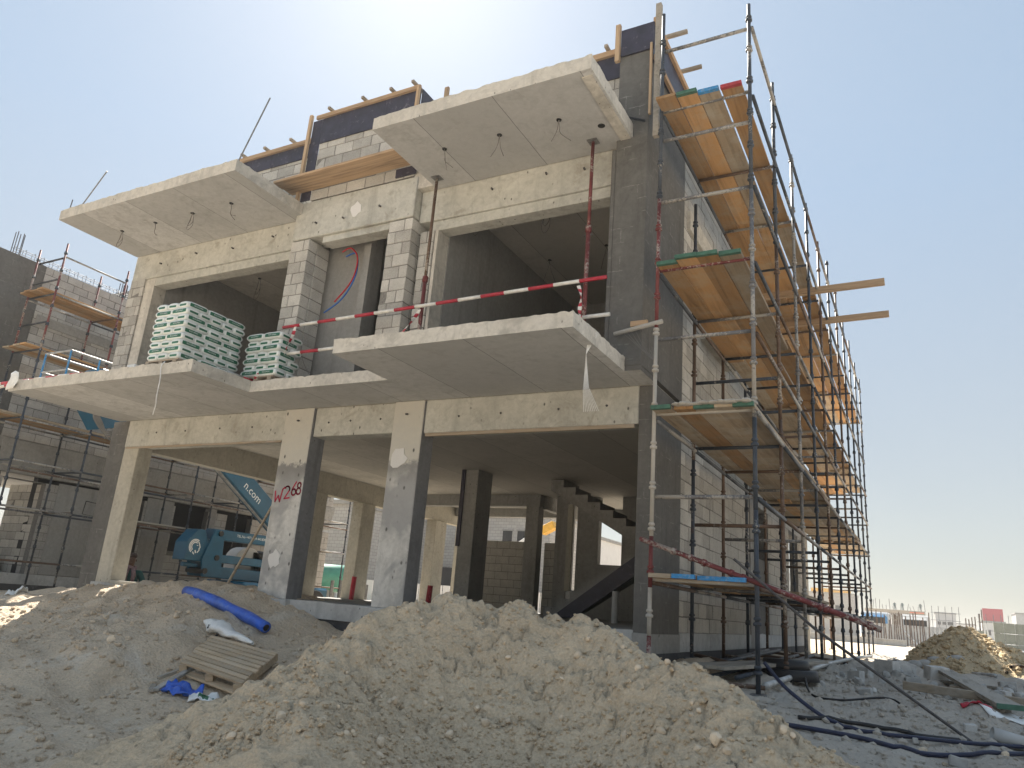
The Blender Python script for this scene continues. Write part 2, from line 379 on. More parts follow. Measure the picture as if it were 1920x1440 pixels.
M['ground'] = soil_mat('site_ground', (.69, .57, .43), (.53, .435, .33), pale=(.70, .64, .55, 1), grey=(.40, .39, .37, 1))
M['stone'] = simple('limestone', (.62, .51, .38), .2, 9, .95, rnd=.18, bump=.5, spec=.1)
M['rubble'] = simple('rubble', (.44, .43, .41), .25, 9, .95, rnd=.2, bump=.5, spec=.1)
M['heap'] = soil_mat('yellow_gravel', (.72, .57, .36), (.60, .47, .31), 1.4)
M['wire'] = simple('grey_wire', (.16, .15, .14), .2, 5, .6)
M['redwire'] = simple('red_wire', (.45, .02, .03), .1, 5, .4)
M['bluewire'] = simple('blue_wire', (.02, .12, .42), .1, 5, .4)
M['orange'] = simple('orange_safety_net', (.75, .15, .05), .2, 9, .7)
M['yellow'] = simple('yellow_machine_paint', (.65, .36, .04), .15, 4, .5)
M['green_tank'] = simple('green_tank_paint', (.05, .24, .17), .15, 3, .45)
M['spray'] = simple('red_spray_paint', (.40, .012, .05), .1, 20, .7, bump=0)
M['whitewall'] = simple('white_rendered_wall', (.66, .65, .63), .06, 1, .9)
M['farblock'] = NT('far_block_wall')
def _far():
    m = M['farblock']; b = m.n('ShaderNodeTexBrick'); x = m.xyz(); cx = m.n('ShaderNodeCombineXYZ')
    m.lk(m.math('ADD', x[0], x[1]), cx.inputs[0]); m.lk(x[2], cx.inputs[1]); m.lk(cx.outputs[0], b.inputs['Vector'])
    b.inputs['Scale'].default_value = 1; b.inputs['Brick Width'].default_value = .4; b.inputs['Row Height'].default_value = .2; b.inputs['Mortar Size'].default_value = .012
    b.inputs['Color1'].default_value = (.40, .39, .37, 1); b.inputs['Color2'].default_value = (.34, .33, .315, 1); b.inputs['Mortar'].default_value = (.24, .235, .225, 1)
    return m.done(b.outputs[0], .95)
M['farblock'] = _far()
M['corr'] = simple('corrugated_fence', (.44, .44, .43), .12, 3, .6, .1)
M['skin'] = simple('skin', (.09, .05, .035), .1, 9, .6)
M['teal'] = simple('teal_cloth', (.012, .065, .07), .25, 30, .9)
M['scarf'] = simple('patterned_scarf', (.16, .11, .12), .5, 60, .95)
M['cap'] = simple('brown_cap', (.05, .035, .03), .3, 40, .95)
# ---------------------------------------------------------------- ground sheet, reaching the horizon
GP = [(-5.97, 3.6, 0.05), (-5.53, 4.13, 0.05), (-4.86, 4.54, 0.1), (-7.13, 4.22, 0.08), (-6.44, 5.01, 0.1), (-5.7, 5.56, 0.15), (-8.9, 5.17, 0.12), (-8.19, 5.93, 0.16), (-7.83, 6.48, 0.2), (-6.67, 6.45, 0.2), (-5.85, 6.46, 0.3), (-5.64, 6.95, 0.4), (-1.34, 7.75, 0.72), (-0.9, 10.56, 0.75), (-0.25, 7.28, 0.5), (0.52, 8.23, 0.5), (-0.71, 6.44, 0.5), (0.21, 10.7, 0.7), (1.02, 14.7, 0.74), (-0.6, 20.94, 0.78), (2.22, 30.86, 0.78), (-1.38, 24.84, 0.8), (-14.77, 8.16, 0.87), (-13.71, 8.48, 0.97), (-13.01, 8.58, 1.14), (-11.9, 8.69, 1.25), (-11.0, 8.82, 1.29), (-10.12, 8.83, 1.3), (-9.05, 8.61, 1.25), (-8.83, 8.57, 1.03), (-8.2, 8.58, 0.98), (-7.59, 8.6, 0.86), (-6.8, 8.57, 0.85), (-9.08, 8.19, 1.02), (-10.36, 5.87, 0.47), (-9.96, 6.65, 0.57), (-9.21, 7.03, 0.7), (-9.03, 7.3, 0.92), (-12.51, 7.0, 0.62), (-11.73, 7.73, 0.81), (-10.64, 7.93, 0.98), (-8.35, 6.71, 0.68), (-8.32, 5.95, 0.43), (-8.91, 5.41, 0.33), (-7.83, 7.0, 0.43), (-7.66, 7.43, 0.54), (-6.73, 6.51, 0.23), (-7.55, 6.37, 0.35), (-7.14, 7.38, 0.49), (-6.4, 6.99, 0.49), (-8.01, 8.01, 0.79), (-8.32, 7.38, 0.66), (-7.34, 6.83, 0.33)]
MP = [(-4.45, 5.09, 0.92), (-4.35, 5.53, 1.19), (-4.19, 5.92, 1.37), (-3.86, 6.3, 1.5), (-3.25, 6.53, 1.49), (-2.74, 6.6, 1.41), (-2.31, 6.53, 1.26), (-1.88, 6.23, 1.1), (-1.43, 6.01, 1.07), (-1.16, 5.73, 0.94), (-0.83, 5.36, 0.8), (-0.63, 5.16, 0.68), (-4.25, 4.66, 0.77), (-4.17, 4.35, 0.58), (-4.21, 4.08, 0.43), (-4.18, 3.77, 0.31), (-4.26, 5.53, 1.01), (-4.05, 6.01, 1.16), (-3.69, 6.36, 1.17), (-3.18, 6.55, 1.19), (-2.66, 6.44, 1.14), (-3.98, 4.86, 0.79), (-3.88, 5.44, 0.81), (-3.41, 5.93, 0.84), (-2.75, 6.11, 0.91), (-2.08, 5.92, 0.99), (-1.55, 5.63, 0.95), (-3.6, 4.06, 0.58), (-3.56, 4.38, 0.59), (-3.67, 4.99, 0.55), (-3.19, 5.61, 0.56), (-2.57, 5.76, 0.63), (-1.86, 5.53, 0.75), (-1.28, 5.18, 0.79), (-3.52, 3.69, 0.42), (-3.23, 3.78, 0.45), (-3.26, 4.33, 0.38), (-3.17, 4.87, 0.32), (-2.73, 5.23, 0.34), (-2.17, 5.34, 0.42), (-1.5, 5.01, 0.56), (-1.06, 4.75, 0.67), (-5.09, 6.22, 0.1), (-4.99, 6.66, 0.34), (-4.83, 7.05, 0.52), (-4.5, 7.43, 0.65), (-3.89, 7.66, 0.64), (-3.38, 7.73, 0.56), (-2.95, 7.66, 0.41), (-2.52, 7.36, 0.25), (-2.07, 7.14, 0.22), (-1.8, 6.86, 0.1), (-1.47, 6.49, 0.1), (-1.27, 6.29, 0.1), (-3.2, 2.6, 0.05), (-1.5, 2.6, 0.2), (-4.3, 3.2, -0.05), (-0.6, 3.0, 0.2), (-2.4, 2.6, 0.15)]
GP += [(0,0,0),(-3,2,0),(3,2,.15),(6,8,.6),(-15,0,0),(10,0,.2),(0,-6,0),(-22,3,.3),(-20,9,.8),(-16,12,.9),(-20,15,.85),(-20,30,.85),(12,30,.8),(0,42,.8),(10,18,.8),(-10,45,.8),
       (-2.9,10,.86),(-2.9,14,.86),(-2.9,20,.84),(-1.5,9.9,.8),(-1.5,14,.82),(-8,12,.9),(-12,14,.9),(-8,20,.9),(-13,20,.9)]
def ground_z(x, y):
    z = rbf(GP, x, y, .02)
    far = np.clip((np.maximum(np.maximum(np.abs(x+6)-16, y-34), -8-y))/8, 0, 1)
    return np.clip(z*(1-far) + .8*far, -.3, 1.32)
def axis(parts):
    o = []
    for a, b, s in parts: o += list(np.arange(a, b, s))
    return np.array(o + [parts[-1][1]])
gx = axis([(-900,-100,100),(-100,-30,10),(-30,-15,1),(-15,4,.075),(4,8,.4),(8,30,2),(30,100,10),(100,900,100)])
gy = axis([(-300,-20,40),(-20,0,2),(0,3,.3),(3,12.5,.075),(12.5,28,.25),(28,50,1.5),(50,100,8),(100,1500,100)])
GX, GY = np.meshgrid(gx, gy); GZ = ground_z(GX, GY)
near = np.clip(1-(np.maximum(np.abs(GX+5.5)-10, 0)+np.maximum(GY-24, 0))/6, 0, 1)
rough = .5+.5*np.clip(GZ, 0, 1)
GZ = GZ + near*(.06*fbm(GX, GY, .8, 3, 3)*rough + .075*np.abs(fbm(GX, GY, 2.3, 3, 5))*rough + .045*np.abs(fbm(GX, GY, 6, 2, 9))*rough)
ruts = np.exp(-((GY-(3.6+.28*(-GX-5.5)))/.16)**2) + np.exp(-((GY-(4.7+.3*(-GX-5.5)))/.16)**2)
GZ -= .05*ruts*np.clip((-GX-4.3), 0, 1)
flat = np.clip((-GX-4.0), 0, 1)*np.clip((6.2-GY)/1.0, 0, 1)*near
GZ += .03*flat*fbm((GX+.33*GY*0)*.55+.2*GY, (GY+.3*GX)*4.5, 1.0, 3, 81)
ground = structure(link('ground', grid_mesh('ground', GX, GY, GZ, M['ground'])))
def gz(x, y): return float(ground_z(np.array([float(x)]), np.array([float(y)]))[0])

# ---------------------------------------------------------------- dug-out soil mound in front of the house
def mound_z(x, y):
    z = rbf(MP, x, y, .01)
    return z
mx = np.arange(-6.0, .4, .022); my = np.arange(2.9, 8.0, .022)
MX, MY = np.meshgrid(mx, my); MZ = mound_z(MX, MY)
def soften(Z, k, times):
    for _ in range(times):
        for ax in (0, 1):
            pad = [(0, 0), (0, 0)]; pad[ax] = (k, k); c_ = np.cumsum(np.pad(Z, pad, mode='edge'), axis=ax)
            z0 = np.zeros_like(np.take(c_, [0], axis=ax)); c_ = np.concatenate([z0, c_], axis=ax); n_ = Z.shape[ax]
            Z = (np.take(c_, range(2*k+1, 2*k+1+n_), axis=ax) - np.take(c_, range(0, n_), axis=ax))/(2*k+1)
    return Z
MZ = soften(MZ, 4, 3) + .085*np.clip((MZ-.8)/.45, 0, 1)
edge = np.clip(np.minimum(np.minimum(MX+6.0, .4-MX), np.minimum(MY-2.9, 8.0-MY))/.5, 0, 1)
hgt = np.clip((MZ-.2)/.6, 0, 1)
lump = .03*fbm(MX, MY, 1.7, 3, 21) + .065*np.abs(fbm(MX, MY, 3.6, 3, 31)) + .045*np.maximum(fbm(MX, MY, 9, 3, 41), -.1) + .014*np.abs(fbm(MX, MY, 22, 2, 51))
crack = np.clip(.10-np.abs(fbm(MX, MY, 3.3, 3, 61)), 0, .1)*.85 + np.clip(.12-np.abs(fbm(MX, MY, 6.5, 2, 66)), 0, .12)*.25
MZ = MZ + (lump - crack)*(.5+.5*hgt)
MZ = MZ*edge + (1-edge)*(-.5)
mound = link('soil_mound', grid_mesh('soil_mound', MX, MY, MZ, M['soil']))
tag(mound, 'pale dry soil mound with a scooped hollow front of the house', 'soil mound')
def mz(x, y):
    i = int(np.clip(round((x+6.0)/.022), 0, len(mx)-1)); j = int(np.clip(round((y-2.9)/.022), 0, len(my)-1)); return float(MZ[j, i])

def rock_mesh(name, mat, seed, sub=2, rough=.28):
    bm = bmesh.new(); bmesh.ops.create_icosphere(bm, subdivisions=sub, radius=1.0); r_ = np.random.default_rng(seed)
    A = r_.normal(size=(7, 3)); A /= np.linalg.norm(A, axis=1)[:, None]; w = r_.uniform(.55, .95, 7); sq = r_.uniform(.6, 1.0, 3)
    for v in bm.verts:
        p = np.array(v.co); k = 1.0
        for a, c in zip(A, w):
            d = p@a
            if d > c: k = min(k, c/d)
        p = p*k*(1+rough*.25*r_.normal()*.35)
        v.co = Vector(p*sq*np.array([1, 1, .8]))
    me = bpy.data.meshes.new(name); bm.to_mesh(me); bm.free(); me.materials.append(mat); return me
stones = [rock_mesh('stone', M['stone'], 100+i) for i in range(8)]
rnd = random.Random(5)
# large stones one can pick out on the mound
big = [(-1.98,4.93,.055),(-2.66,4.2,.06),(-2.75,4.13,.045),(-1.1,4.85,.05),(-3.35,4.55,.05),(-3.25,4.42,.045),(-1.9,5.35,.05),(-1.62,5.25,.045),(-2.45,4.4,.045),(-3.05,4.25,.045),(-3.2,5.4,.035),(-3.5,5.5,.04),(-1.35,4.6,.05)]
n_st = 0
for i in range(150):
    if i < len(big): x, y, r_ = big[i]
    else:
        x = rnd.uniform(-4.2, -.7); y = 3.95 + .33*(x+4.2) + rnd.random()**1.3*1.9; r_ = .016+.042*rnd.random()**2.2
    o = link('stone', stones[i % 8], None, (x, y, mz(x, y)+r_*.22), (rnd.uniform(0,6), rnd.uniform(0,6), rnd.uniform(0,6)), (r_,)*3)
    if i == 0: tag(o, 'largest round pale stone lying in the scooped hollow of the mound', 'stone', 'loose stones on the soil mound')
    else: tag(o, 'small pale stone lying loose on the soil mound', 'stone', 'loose stones on the soil mound')
# gravel too small to pick apart
def scatter(name, mat, n, fn, rmin, rmax, seed):
    r_ = np.random.default_rng(seed); base = []
    for k in range(5):
        bm = bmesh.new(); bmesh.ops.create_icosphere(bm, subdivisions=1, radius=1.0)
        v = np.array([q.co for q in bm.verts]); v = v*(1+.22*r_.normal(size=(len(v), 1))); f = np.array([[w.index for w in q.verts] for q in bm.faces]); bm.free(); base.append((v*np.array([1,1,.75]), f))
    V = []; Fc = []; off = 0
    for i in range(n):
        p = fn(r_)
        if p is None: continue
        v, f = base[i % 5]; s = rmin + (rmax-rmin)*r_.random()**3; t = r_.uniform(0, 6.28); c, s_ = math.cos(t), math.sin(t)
        vv = v*s; vv = np.stack([vv[:,0]*c-vv[:,1]*s_, vv[:,0]*s_+vv[:,1]*c, vv[:,2]], 1) + np.array(p) + np.array([0,0,s*.2])
        V.append(vv); Fc.append(f+off); off += len(v)
    me = bpy.data.meshes.new(name); me.from_pydata(np.concatenate(V).tolist(), [], np.concatenate(Fc).tolist()); me.materials.append(mat); return link(name, me)
def on_mound(r_):
    x = r_.uniform(-4.6, -.3); y = 3.6+.33*(x+4.6)+r_.random()*2.6
    z = mz(x, y); return (x, y, z) if z > .15 and r_.random() < .25+1.2*max(0, 1.05-z) else None
g1 = stuff(scatter('mound_gravel', M['soil'], 17000, on_mound, .004, .026, 11)); g1['label'] = 'fine gravel and crumbs scattered over the soil mound'
def gz_n(x, y):
    i = int(np.clip(np.searchsorted(gx, x), 1, len(gx)-1)); j = int(np.clip(np.searchsorted(gy, y), 1, len(gy)-1))
    return float(max(GZ[j, i], GZ[j-1, i], GZ[j, i-1], GZ[j-1, i-1]))
def gzf(x, y):
    i = int(np.clip(np.searchsorted(gx, x), 1, len(gx)-1)); j = int(np.clip(np.searchsorted(gy, y), 1, len(gy)-1))
    a = (x-gx[i-1])/(gx[i]-gx[i-1]); b = (y-gy[j-1])/(gy[j]-gy[j-1])
    return float((GZ[j-1,i-1]*(1-a)+GZ[j-1,i]*a)*(1-b)+(GZ[j,i-1]*(1-a)+GZ[j,i]*a)*b)
def on_ground(r_):
    if r_.random() < .62:
        x = r_.uniform(-13, -4.0); y = 3.4+.2*(-4-x)*.6 + r_.random()*6
        if y > 8.9: return None
    else: x = r_.uniform(-1.6, 2); y = r_.uniform(5.6, 13)
    return (x, y, gzf(x, y))
g2 = stuff(scatter('ground_gravel', M['ground'], 9000, on_ground, .006, .045, 12)); g2['label'] = 'clods and gravel scattered over the trampled site ground'
for k in range(26):
    x = rnd.uniform(-10.5, -4.6); y = rnd.uniform(4.2, 7.9); r_ = rnd.uniform(.03, .075)
    o = link('clod', stones[k % 8], None, (x, y, gzf(x, y)+r_*.2), (rnd.uniform(0,6), rnd.uniform(0,6), rnd.uniform(0,6)), (r_,)*3)
    tag(o, 'pale earth clod lying on the bank between mound and pallet', 'clod', 'earth clods on the bank')
# ---------------------------------------------------------------- building helpers
def base_of(p):
    b = Vector((0,0,0))
    while p is not None: b += Vector(p.location); p = p.parent
    return b
def rough_slab(name, x0, x1, y0, y1, z0, z1, mats, parent, step=.085, amp=.005, top_amp=.010, seed=0):
    """cast slab: 0 soffit, 1 edges, 2 top; ragged upper rim"""
    nx = max(2, int((x1-x0)/step)); ny = max(2, int((y1-y0)/step)); nz = max(3, int((z1-z0)/.045))
    V = []; Fc = []; Mi = []
    def face(A, B, C, na, nb, m):
        b = len(V); A, B, C = map(np.array, (A, B, C))
        for j in range(nb+1):
            for i in range(na+1): V.append(A + (B-A)*i/na + (C-A)*j/nb)
        for j in range(nb):
            for i in range(na):
                q = b+j*(na+1)+i; Fc.append((q, q+1, q+na+2, q+na+1)); Mi.append(m)
    face((x0,y1,z0),(x1,y1,z0),(x0,y0,z0), nx, ny, 0)
    face((x0,y0,z1),(x1,y0,z1),(x0,y1,z1), nx, ny, 2)
    face((x0,y0,z0),(x1,y0,z0),(x0,y0,z1), nx, nz, 1); face((x1,y1,z0),(x0,y1,z0),(x1,y1,z1), nx, nz, 1)
    face((x0,y1,z0),(x0,y0,z0),(x0,y1,z1), ny, nz, 1); face((x1,y0,z0),(x1,y1,z0),(x1,y0,z1), ny, nz, 1)
    V = np.array(V, float); P = V.copy()
    n1 = fbm(P[:,0]+P[:,2]*1.7, P[:,1]-P[:,2]*1.3, 3.1, 3, seed+1); n2 = fbm(P[:,0]-P[:,2], P[:,1]+P[:,2]*2.1, 4.3, 3, seed+2); n3 = fbm(P[:,0], P[:,1], 9.5, 3, seed+3, .7)
    rim = np.minimum(np.minimum(P[:,0]-x0, x1-P[:,0]), np.minimum(P[:,1]-y0, y1-P[:,1])) < .06
    topw = np.clip((P[:,2]-z0)/(z1-z0), 0, 1)
    V[:,0] += amp*n1*topw; V[:,1] += amp*n2*topw
    V[:,2] += np.where(rim, top_amp*n3*topw**2, .004*n3*topw)
    me = bpy.data.meshes.new(name); me.from_pydata(V.tolist(), [], Fc)
    for mt in mats: me.materials.append(mt)
    me.polygons.foreach_set('material_index', Mi)
    bm = bmesh.new(); bm.from_mesh(me); bmesh.ops.remove_doubles(bm, verts=bm.verts, dist=1e-5); bmesh.ops.recalc_face_normals(bm, faces=bm.faces); bm.to_mesh(me); bm.free()
    return link(name, me, parent)
def part(name, mat, parent, *b, bevel=0.0):
    return MB().box(*b).build(name, mat, parent, bevel=bevel)
_blk = {}
def block_mesh(L, H, T, mat, var):
    key = (round(L, 3), round(H, 3), round(T, 3), mat.name, var)
    if key not in _blk:
        r_ = random.Random(hash((L, H, var)) & 0xffff)
        P = [(x, y, z) for z in (-H/2, H/2) for x, y in ((-L/2, -T/2), (L/2, -T/2), (L/2, T/2), (-L/2, T/2))]
        P = [(x+r_.uniform(-.004, .004), y+r_.uniform(-.003, .003), z+r_.uniform(-.004, .004)) for x, y, z in P]
        _blk[key] = MB().hexa(P).mesh('block', mat, bevel=.007)
    return _blk[key]
CH = .2026
def block_wall(parent, p0, axis, length, courses, thick, mat, mort, name='block_wall', holes=(), single=lambda u, z: True, seed=1, joined=None, bl=.40, proud=.006, stagger=True):
    """p0 = lower start corner of the outer face centre line; axis 0 runs along X, 1 along Y. Blocks are sub-parts of the mortar core."""
    r_ = random.Random(seed); x, y, z = p0; mb = MB(); H = courses*CH
    def core(a, b, za, zb):
        t = thick/2-proud
        if axis == 0: mb.box(x+a, x+b, y-t, y+t, za, zb)
        else: mb.box(x-t, x+t, y+a, y+b, za, zb)
    if not holes: core(.014, length-.014, z+.002, z+H-.008)
    else:
        ed = sorted({0, length} | {e for h in holes for e in h[:2]})
        for a, b in zip(ed[:-1], ed[1:]):
            zz = z
            for h in sorted([h for h in holes if h[0] < (a+b)/2 < h[1]], key=lambda h: h[2]):
                if h[2] > zz: core(a, b, zz, h[2])
                zz = h[3]
            if zz < z+H-.01: core(a, b, zz, z+H)
    w = mb.build(name, mort, parent); base = base_of(w); n = 0
    for c in range(courses):
        zc = z+(c+.5)*CH; spans = [(0.0, length)]
        for h in holes:                              # courses are cut clean at the openings
            if h[2]-.05 < zc < h[3]+.05:
                spans = [s_ for a, b in spans for s_ in ((a, min(b, h[0])), (max(a, h[1]), b)) if s_[1]-s_[0] > .04]
        for ua, ub in spans:
          u = ua; first = True
          while u < ub-.03:
            g = math.floor((u+1e-4-(bl/2 if (c % 2 and stagger) else 0))/bl)+1
            L = g*bl+(bl/2 if (c % 2 and stagger) else 0)-u
            if L < .07: L += bl
            if u+L > ub-.07: L = ub-u
            uc = u+L/2
            if L > .03:
                off = r_.uniform(-.004, .005); q = (x+uc, y+off, zc) if axis == 0 else (x+off, y+uc, zc)
                me = block_mesh(L-.011, CH-.011, thick, mat, r_.randrange(4))
                if single(uc, zc):
                    link('block', me, w, Vector(q)-base, (0, 0, (0 if axis == 0 else math.pi/2)+(math.pi if r_.random() < .5 else 0))); n += 1
                elif joined is not None:
                    if axis == 0: joined.box(q[0]-L/2+.006, q[0]+L/2-.006, y-thick/2+off, y+thick/2+off, zc-CH/2+.006, zc+CH/2-.006)
                    else: joined.box(x-thick/2+off, x+thick/2+off, q[1]-L/2+.006, q[1]+L/2-.006, zc-CH/2+.006, zc+CH/2-.006)
            u += L
    return w

# ---------------------------------------------------------------- the villa under construction
villa = thing('villa', 'two-storey concrete and block villa shell under construction beside the timber-decked scaffold', 'building', (-8.2, 9.0, 1.0))
V = villa
FL, S1, F1, S2, RF = 1.28, 4.31, 4.49, 7.635, 7.83         # floor, soffit, first floor, upper soffit, roof
# plinth, ground slab
rough_slab('ground_slab', -13.55, -2.93, 9.0, 22.0, 1.04, FL, [M['plinth'], M['plinth'], M['greyc']], V, .25, .006, .012, 3)
part('plinth', M['bitumen'], V, -13.5, -2.98, 9.04, 21.9, .3, 1.039)
part('floor_kerb', M['beige'], V, -13.0, -9.36, 8.995, 9.12, 1.27, 1.335, bevel=.01)
for x0, x1 in ((-9.40, -8.62), (-7.2, -6.52)):
    part('column_footing', M['plinth'], V, x0, x1, 8.90, 9.4, .75, 1.27, bevel=.015)
# front columns and beams, ground floor
def column(x0, x1, y0, y1, z0, z1, mat, side=None):
    mb = MB(); mb.box(x0, x1, y0, y1, z0, z1)
    if side is not None:
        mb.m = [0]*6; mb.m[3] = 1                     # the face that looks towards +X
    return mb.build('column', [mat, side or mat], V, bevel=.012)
c1 = column(-13.45, -13.03, 9.01, 9.32, FL, 3.80, M['beige'], M['beige'])
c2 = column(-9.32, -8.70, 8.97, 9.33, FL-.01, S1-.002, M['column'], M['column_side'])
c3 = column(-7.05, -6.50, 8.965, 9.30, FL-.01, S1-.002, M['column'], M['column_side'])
part('corner_strip', M['dark'], V, -13.95, -13.455, 9.02, 9.4, .6, S1-.003)
for x0, x1, z0, y in ((-13.45, -9.33, 3.79, 9.0), (-8.69, -7.06, 3.83, 9.02), (-6.49, -3.15, 3.80, 9.0)):
    b = MB().box(x0, x1, y, 9.3, z0, S1-.002).build('beam', M['beam'], V, bevel=.01)
part('beam_lip', M['oldtimber'], V, -13.40, -9.36, 8.992, 9.03, 3.755, 3.787)
part('beam_lip', M['oldtimber'], V, -6.45, -3.2, 8.99, 9.03, 3.75, 3.797)
# first floor slab, its three cantilevered balconies
SM = [M['soffit'], M['edge'], M['greyc']]
rough_slab('first_floor_slab', -13.55, -2.99, 9.0, 22.0, S1, F1, [M['soffit_in'], M['edge'], M['greyc']], V, .3, .004, .01, 5)
rough_slab('balcony_slab', -13.75, -9.12, 6.85, 8.998, S1-.001, F1, SM, V, .05, .005, .011, 11)
rough_slab('balcony_slab', -9.118, -6.432, 7.95, 8.997, S1+.001, F1-.004, SM, V, .05, .005, .010, 12)
rough_slab('balcony_slab', -6.43, -3.13, 6.79, 8.996, S1, F1, SM, V, .05, .005, .011, 13)
se = MB().box(-3.128, -2.925, 8.375, 8.995, S1+.002, S1+.064); se.m = [0, 1, 1, 1, 1, 1]; se.build('slab_edge', [M['soffit'], M['dark']], V)
# upper facade: beams
UY, CY = 8.55, 8.40
for x0, x1 in ((-13.72, -9.27), (-6.70, -3.36)):
    MB().box(x0, x1, UY, UY+.3, 7.09, S2-.002).build('beam', M['beam'], V, bevel=.01)
    part('lintel', M['beam'], V, x0+.25, x1-.02, UY+.035, UY+.28, 6.92, 7.088, bevel=.006)
MB().box(-9.26, -6.715, CY, CY+.44, 7.15, 7.86).build('beam', M['beam'], V, bevel=.012)
part('lintel', M['beam'], V, -8.6, -7.19, CY+.05, CY+.3, 7.03, 7.148, bevel=.006)
part('floor_upstand', M['greyc'], V, -13.5, -3.35, 8.8, 9.4, F1-.02, F1+.012)
# roof slab and its two balconies' canopies
rough_slab('roof_slab', -13.72, -2.94, 8.56, 22.0, S2, RF, [M['soffit_in'], M['edge'], M['greyc']], V, .3, .004, .01, 6)
rough_slab('roof_canopy_slab', -13.74, -9.13, 6.91, 8.549, S2-.001, RF, SM, V, .05, .005, .013, 14)
rough_slab('roof_canopy_slab', -6.41, -3.13, 6.89, 8.548, S2, RF, SM, V, .05, .005, .013, 15)
part('drip_groove', M['edge'], V, -3.30, -3.16, 7.0, 8.5, S2-.012, S2-.0015)
# rooms on the first floor
RM = M['plaster']
part('room_wall', RM, V, -13.55, -13.02, 8.85, 13.6, F1, S2-.003)
part('room_wall', RM, V, -13.0, -3.4, 13.6, 13.8, F1, S2-.003)
part('room_wall', RM, V, -9.45, -9.2, 9.05, 13.58, F1, S2-.003)
part('room_wall', RM, V, -8.95, -7.90, 9.0, 9.2, F1, S2-.003)
part('room_wall', RM, V, -8.02, -7.88, 8.86, 8.998, F1, 7.1)
part('room_wall', RM, V, -6.6, -6.3, 8.86, 13.58, F1, S2-.003)
part('room_wall', RM, V, -7.0, -6.62, 8.86, 10.6, F1, S2-.003)
part('room_wall', RM, V, -4.3, -3.36, 11.2, 11.35, F1, S2-.003)
part('wall_niche', M['bluepaint'], V, -3.95, -3.6, 11.16, 11.198, 5.3, 5.75)
part('room_wall', M['dark'], V, -3.36, -2.94, 8.88, 10.12, F1, S2-.003)
# dark rendered corner wing and lower corner pier
wing = MB().box(-3.36, -2.917, 8.37, 8.86, S1+.065, 9.06)
wing.build('corner_wing', M['dark'], V, bevel=.008)
part('corner_wing', M['dark'], V, -3.34, -2.92, 8.862, 10.15, S1+.066, 9.0)
part('corner_pier', M['dark'], V, -3.145, -2.917, 9.0, 10.15, .5, S1-.004, bevel=.006)
part('pier_step', M['dark'], V, -3.42, -3.362, 8.372, 8.7, F1, 7.5, bevel=.006)
# wall behind pier, right flank
joined = MB()
CW = -2.917-.1
holes_lo = ((4.55, 6.5, 1.27, 3.75), (9.2, 10.6, 1.9, 3.6))
holes_up = ((1.15, 2.55, 5.85, 6.95), (4.8, 6.4, 5.2, 7.1), (8.6, 10.2, 5.2, 7.1))
n_ind = lambda u, z: u < 2.35
block_wall(V, (CW, 10.152, 1.27), 1, 11.8, 14, .2, M['blockw'], M['mortar_d'], 'flank_wall', holes_lo, lambda u, z: u < 1.8, 3, joined)
block_wall(V, (CW, 10.152, 4.12), 1, 11.8, 24, .2, M['blockw'], M['mortar_d'], 'flank_wall', holes_up, lambda u, z: u < 1.3 and z < 7.4, 4, joined)
stuff(joined.build('flank_blocks', M['blockw'], V))
part('flank_plinth', M['plinth'], V, -3.1, -2.905, 10.155, 21.9, 1.03, 1.268, bevel=.006)
part('flank_footing', M['bitumen'], V, -3.1, -2.895, 8.99, 21.92, .3, 1.028)
part('pier_plinth', M['greyc'], V, -3.15, -2.90, 8.985, 10.153, .55, 1.25, bevel=.006)
part('flank_pier', M['greyc'], V, -3.12, -2.90, 14.75, 15.3, .9, S1, bevel=.006)
part('flank_pier', M['dark'], V, -3.12, -2.94, 15.31, 16.6, .9, 2.7)
part('flank_pier', M['whitewall'], V, -3.1, -2.93, 15.42, 15.55, 1.27, 3.7)
part('flank_pier', M['beige'], V, -3.2, -2.89, 21.96, 22.4, .8, 8.8)
part('window_dark_panel', M['void'], V, -3.3, -3.12, 14.7, 16.65, 1.27, 3.74)  # dark panels painted as the shade of the rooms behind the openings
part('window_dark_panel', M['void'], V, -3.3, -3.12, 11.3, 12.7, 5.85, 6.95)
part('window_dark_panel', M['void'], V, -3.3, -3.12, 14.9, 16.6, 5.2, 7.1)
part('window_dark_panel', M['void'], V, -3.3, -3.12, 18.7, 20.4, 5.2, 7.1)
fr = MB(); Y0, Y1, Z0, Z1, xo = 11.25, 12.75, 5.8, 7.0, -2.70
fr.box(-3.1, xo, Y0-.12, Y0, Z0-.12, Z1+.12); fr.box(-3.1, xo, Y1, Y1+.12, Z0-.12, Z1+.12); fr.box(-3.1, xo, Y0, Y1, Z0-.12, Z0); fr.box(-3.1, xo, Y0, Y1, Z1, Z1+.12)
fr.build('window_surround', M['edge'], V)
part('flank_beam', M['edge'], V, -3.05, -2.86, 10.3, 21.9, 7.18, 7.5, bevel=.008)
